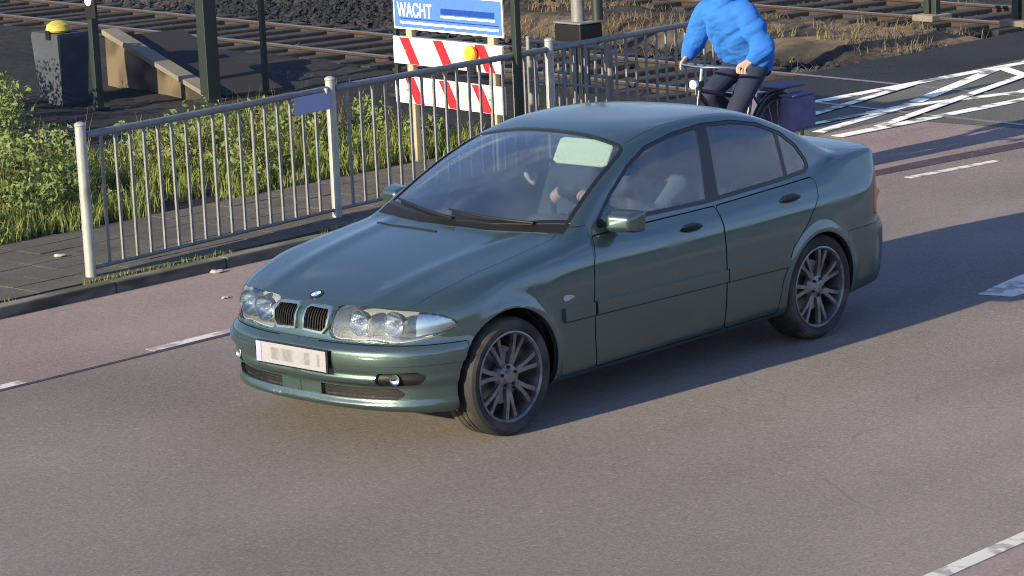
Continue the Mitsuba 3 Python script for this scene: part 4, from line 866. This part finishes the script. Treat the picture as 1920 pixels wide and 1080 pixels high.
def leaves(P, size):
    """folded leaves of four triangles, turned every way"""
    n = len(P); q = rng.standard_normal((n, 3)); q[:, 2] = np.abs(q[:, 2]) * .8; q /= np.linalg.norm(q, axis=1, keepdims=True); r = np.cross(q, rng.standard_normal((n, 3))); r /= np.linalg.norm(r, axis=1, keepdims=True); u = np.cross(r, q)
    L, W_ = size[:, None], size[:, None] * rng.uniform(.35, .6, (n, 1))
    V = np.stack([P - r * L * .5, P + u * W_ * .5 + q * W_ * .12, P + r * L * .5 - q * L * .12, P - u * W_ * .5 + q * W_ * .12, P + q * 0], 1).reshape(-1, 3); o = np.arange(n)[:, None] * 5
    return trimesh.Trimesh(V, np.vstack([o + [0, 4, 1], o + [1, 4, 2], o + [2, 4, 3], o + [3, 4, 0]]), process=False)
def patch(n, x0, x1, y0, y1, dens, soft=.35):
    P = np.column_stack([rng.uniform(x0, x1, n), rng.uniform(y0, y1, n), np.zeros(n)])
    e = np.minimum.reduce([P[:, 0] - x0, x1 - P[:, 0], P[:, 1] - y0, y1 - P[:, 1]]); m = meshkit.fbm(P * [1.3, 1.3, 1], 3, 4)
    return P[(m > dens) & (e > soft * meshkit.noise(P * 3.1 + 7))], None
def hgt(P): return .35 + 1.3 * np.clip(meshkit.fbm(P * [.9, .9, 1] + 11, 3, 2) - .25, 0, 1)
verge = poly_prism([(-6.4, -9.4), (4.5, -9.4), (4.5, -6.03), (-6.4, -6.03)], -.3, .045); struct('verge_soil', verge, 'soil')
P, _ = patch(52000, -6.2, 4.0, -9.0, -5.92, .28); P[:, 2] = .045; h = hgt(P) * rng.uniform(.16, .40, len(P)) * np.clip(.55 + (-5.9 - P[:, 1]) * .5, .5, 1.1)
k = obj('grass', blades(P, h, rng.uniform(.006, .014, len(P)), .75), 'grass_leaf', None, True); tag(k, 'bright green grass growing on the verge behind the railing', 'grass', kind='stuff')
# weeds: leafy clumps
C, _ = patch(620, -6.0, 3.6, -8.8, -6.15, .38)
# taller growth up the left edge, towards the block
E_ = np.array([[-3.0 - 3.0 * t + R.uniform(-.35, .35), -9.1 - 4.2 * t + R.uniform(-.35, .35), 0] for t in rng.uniform(0, 1, 55)]) - [.0, .75, 0]
C = np.vstack([C, E_])
Q = []; S_ = []
for c in C:
    hh = R.uniform(.14, .46) * (.6 + .6 * min(1, (-6.0 - c[1]) / 1.2)) * (1.35 if c[1] < -8.7 else 1.0); n = int(36 + hh * 110); r = hh * R.uniform(.35, .6)
    z = rng.uniform(.03, hh, n); a = rng.uniform(0, 6.28, n); rr = r * np.sqrt(rng.uniform(0, 1, n)) * (1 - .5 * z / hh)
    Q.append(np.column_stack([c[0] + rr * np.cos(a), c[1] + rr * np.sin(a), .045 + z])); S_.append(rng.uniform(.03, .085, n))
k = obj('weeds', leaves(np.vstack(Q), np.concatenate(S_)), 'weed_leaf', None, False); tag(k, 'leafy green weeds covering the verge behind the railing', 'weeds', kind='stuff')
P, _ = patch(5200, -6.2, 3.8, -9.2, -6.6, .42); P[:, 2] = .045
k = obj('dry_stalks', blades(P, rng.uniform(.2, .55, len(P)), rng.uniform(.004, .010, len(P)), .6), 'dry_blade', None, True); tag(k, 'dry tan stalks standing among the green weeds', 'dry grass', kind='stuff')
P, _ = patch(26000, -27, -8.2, -16, -6.9, .50, .6)
tc = (P[:, 0] + 4 * 0 - (-4 + 0) * 0); keep = []
for p in P:
    c = p[0] - (p[1] + 4) * .16           # distance from the tracks' lines
    if min(abs(c + 10.3), abs(c + 16.7)) > 1.15 and (p[1] > -13.5 or R.random() < .06) and R.random() < .4: keep.append(p)
P = np.array(keep); P[:, 2] = -.12
Q_ = np.column_stack([rng.uniform(-15.3, -12.2, 5500), rng.uniform(-15.0, -7.1, 5500), np.zeros(5500)]); Q_ = Q_[meshkit.fbm(Q_ * [1.2, 1.2, 1] + 3, 3) > .47]; Q_[:, 0] += (Q_[:, 1] + 4) * .16; Q_[:, 2] = sand_z(Q_[:, 0], Q_[:, 1]) - .01
P = np.vstack([P, Q_])
k = obj('dry_grass', blades(P, rng.uniform(.05, .20, len(P)), rng.uniform(.008, .018, len(P)), 1.6), 'dry_blade', None, True); tag(k, 'tan dry grass between and beyond the railway tracks', 'dry grass', kind='stuff')
P = np.column_stack([rng.uniform(-7.4, 3, 1600), -4.22 - np.abs(rng.normal(0, .05, 1600)), np.full(1600, .066)]); P = P[meshkit.noise(P * [2.2, 1, 1]) > .55]
k = obj('kerb_weeds', blades(P, rng.uniform(.015, .05, len(P)), rng.uniform(.004, .008, len(P)), .9), 'grass_leaf', None, True); tag(k, 'small weeds growing in the joint behind the kerb', 'weeds', kind='stuff')
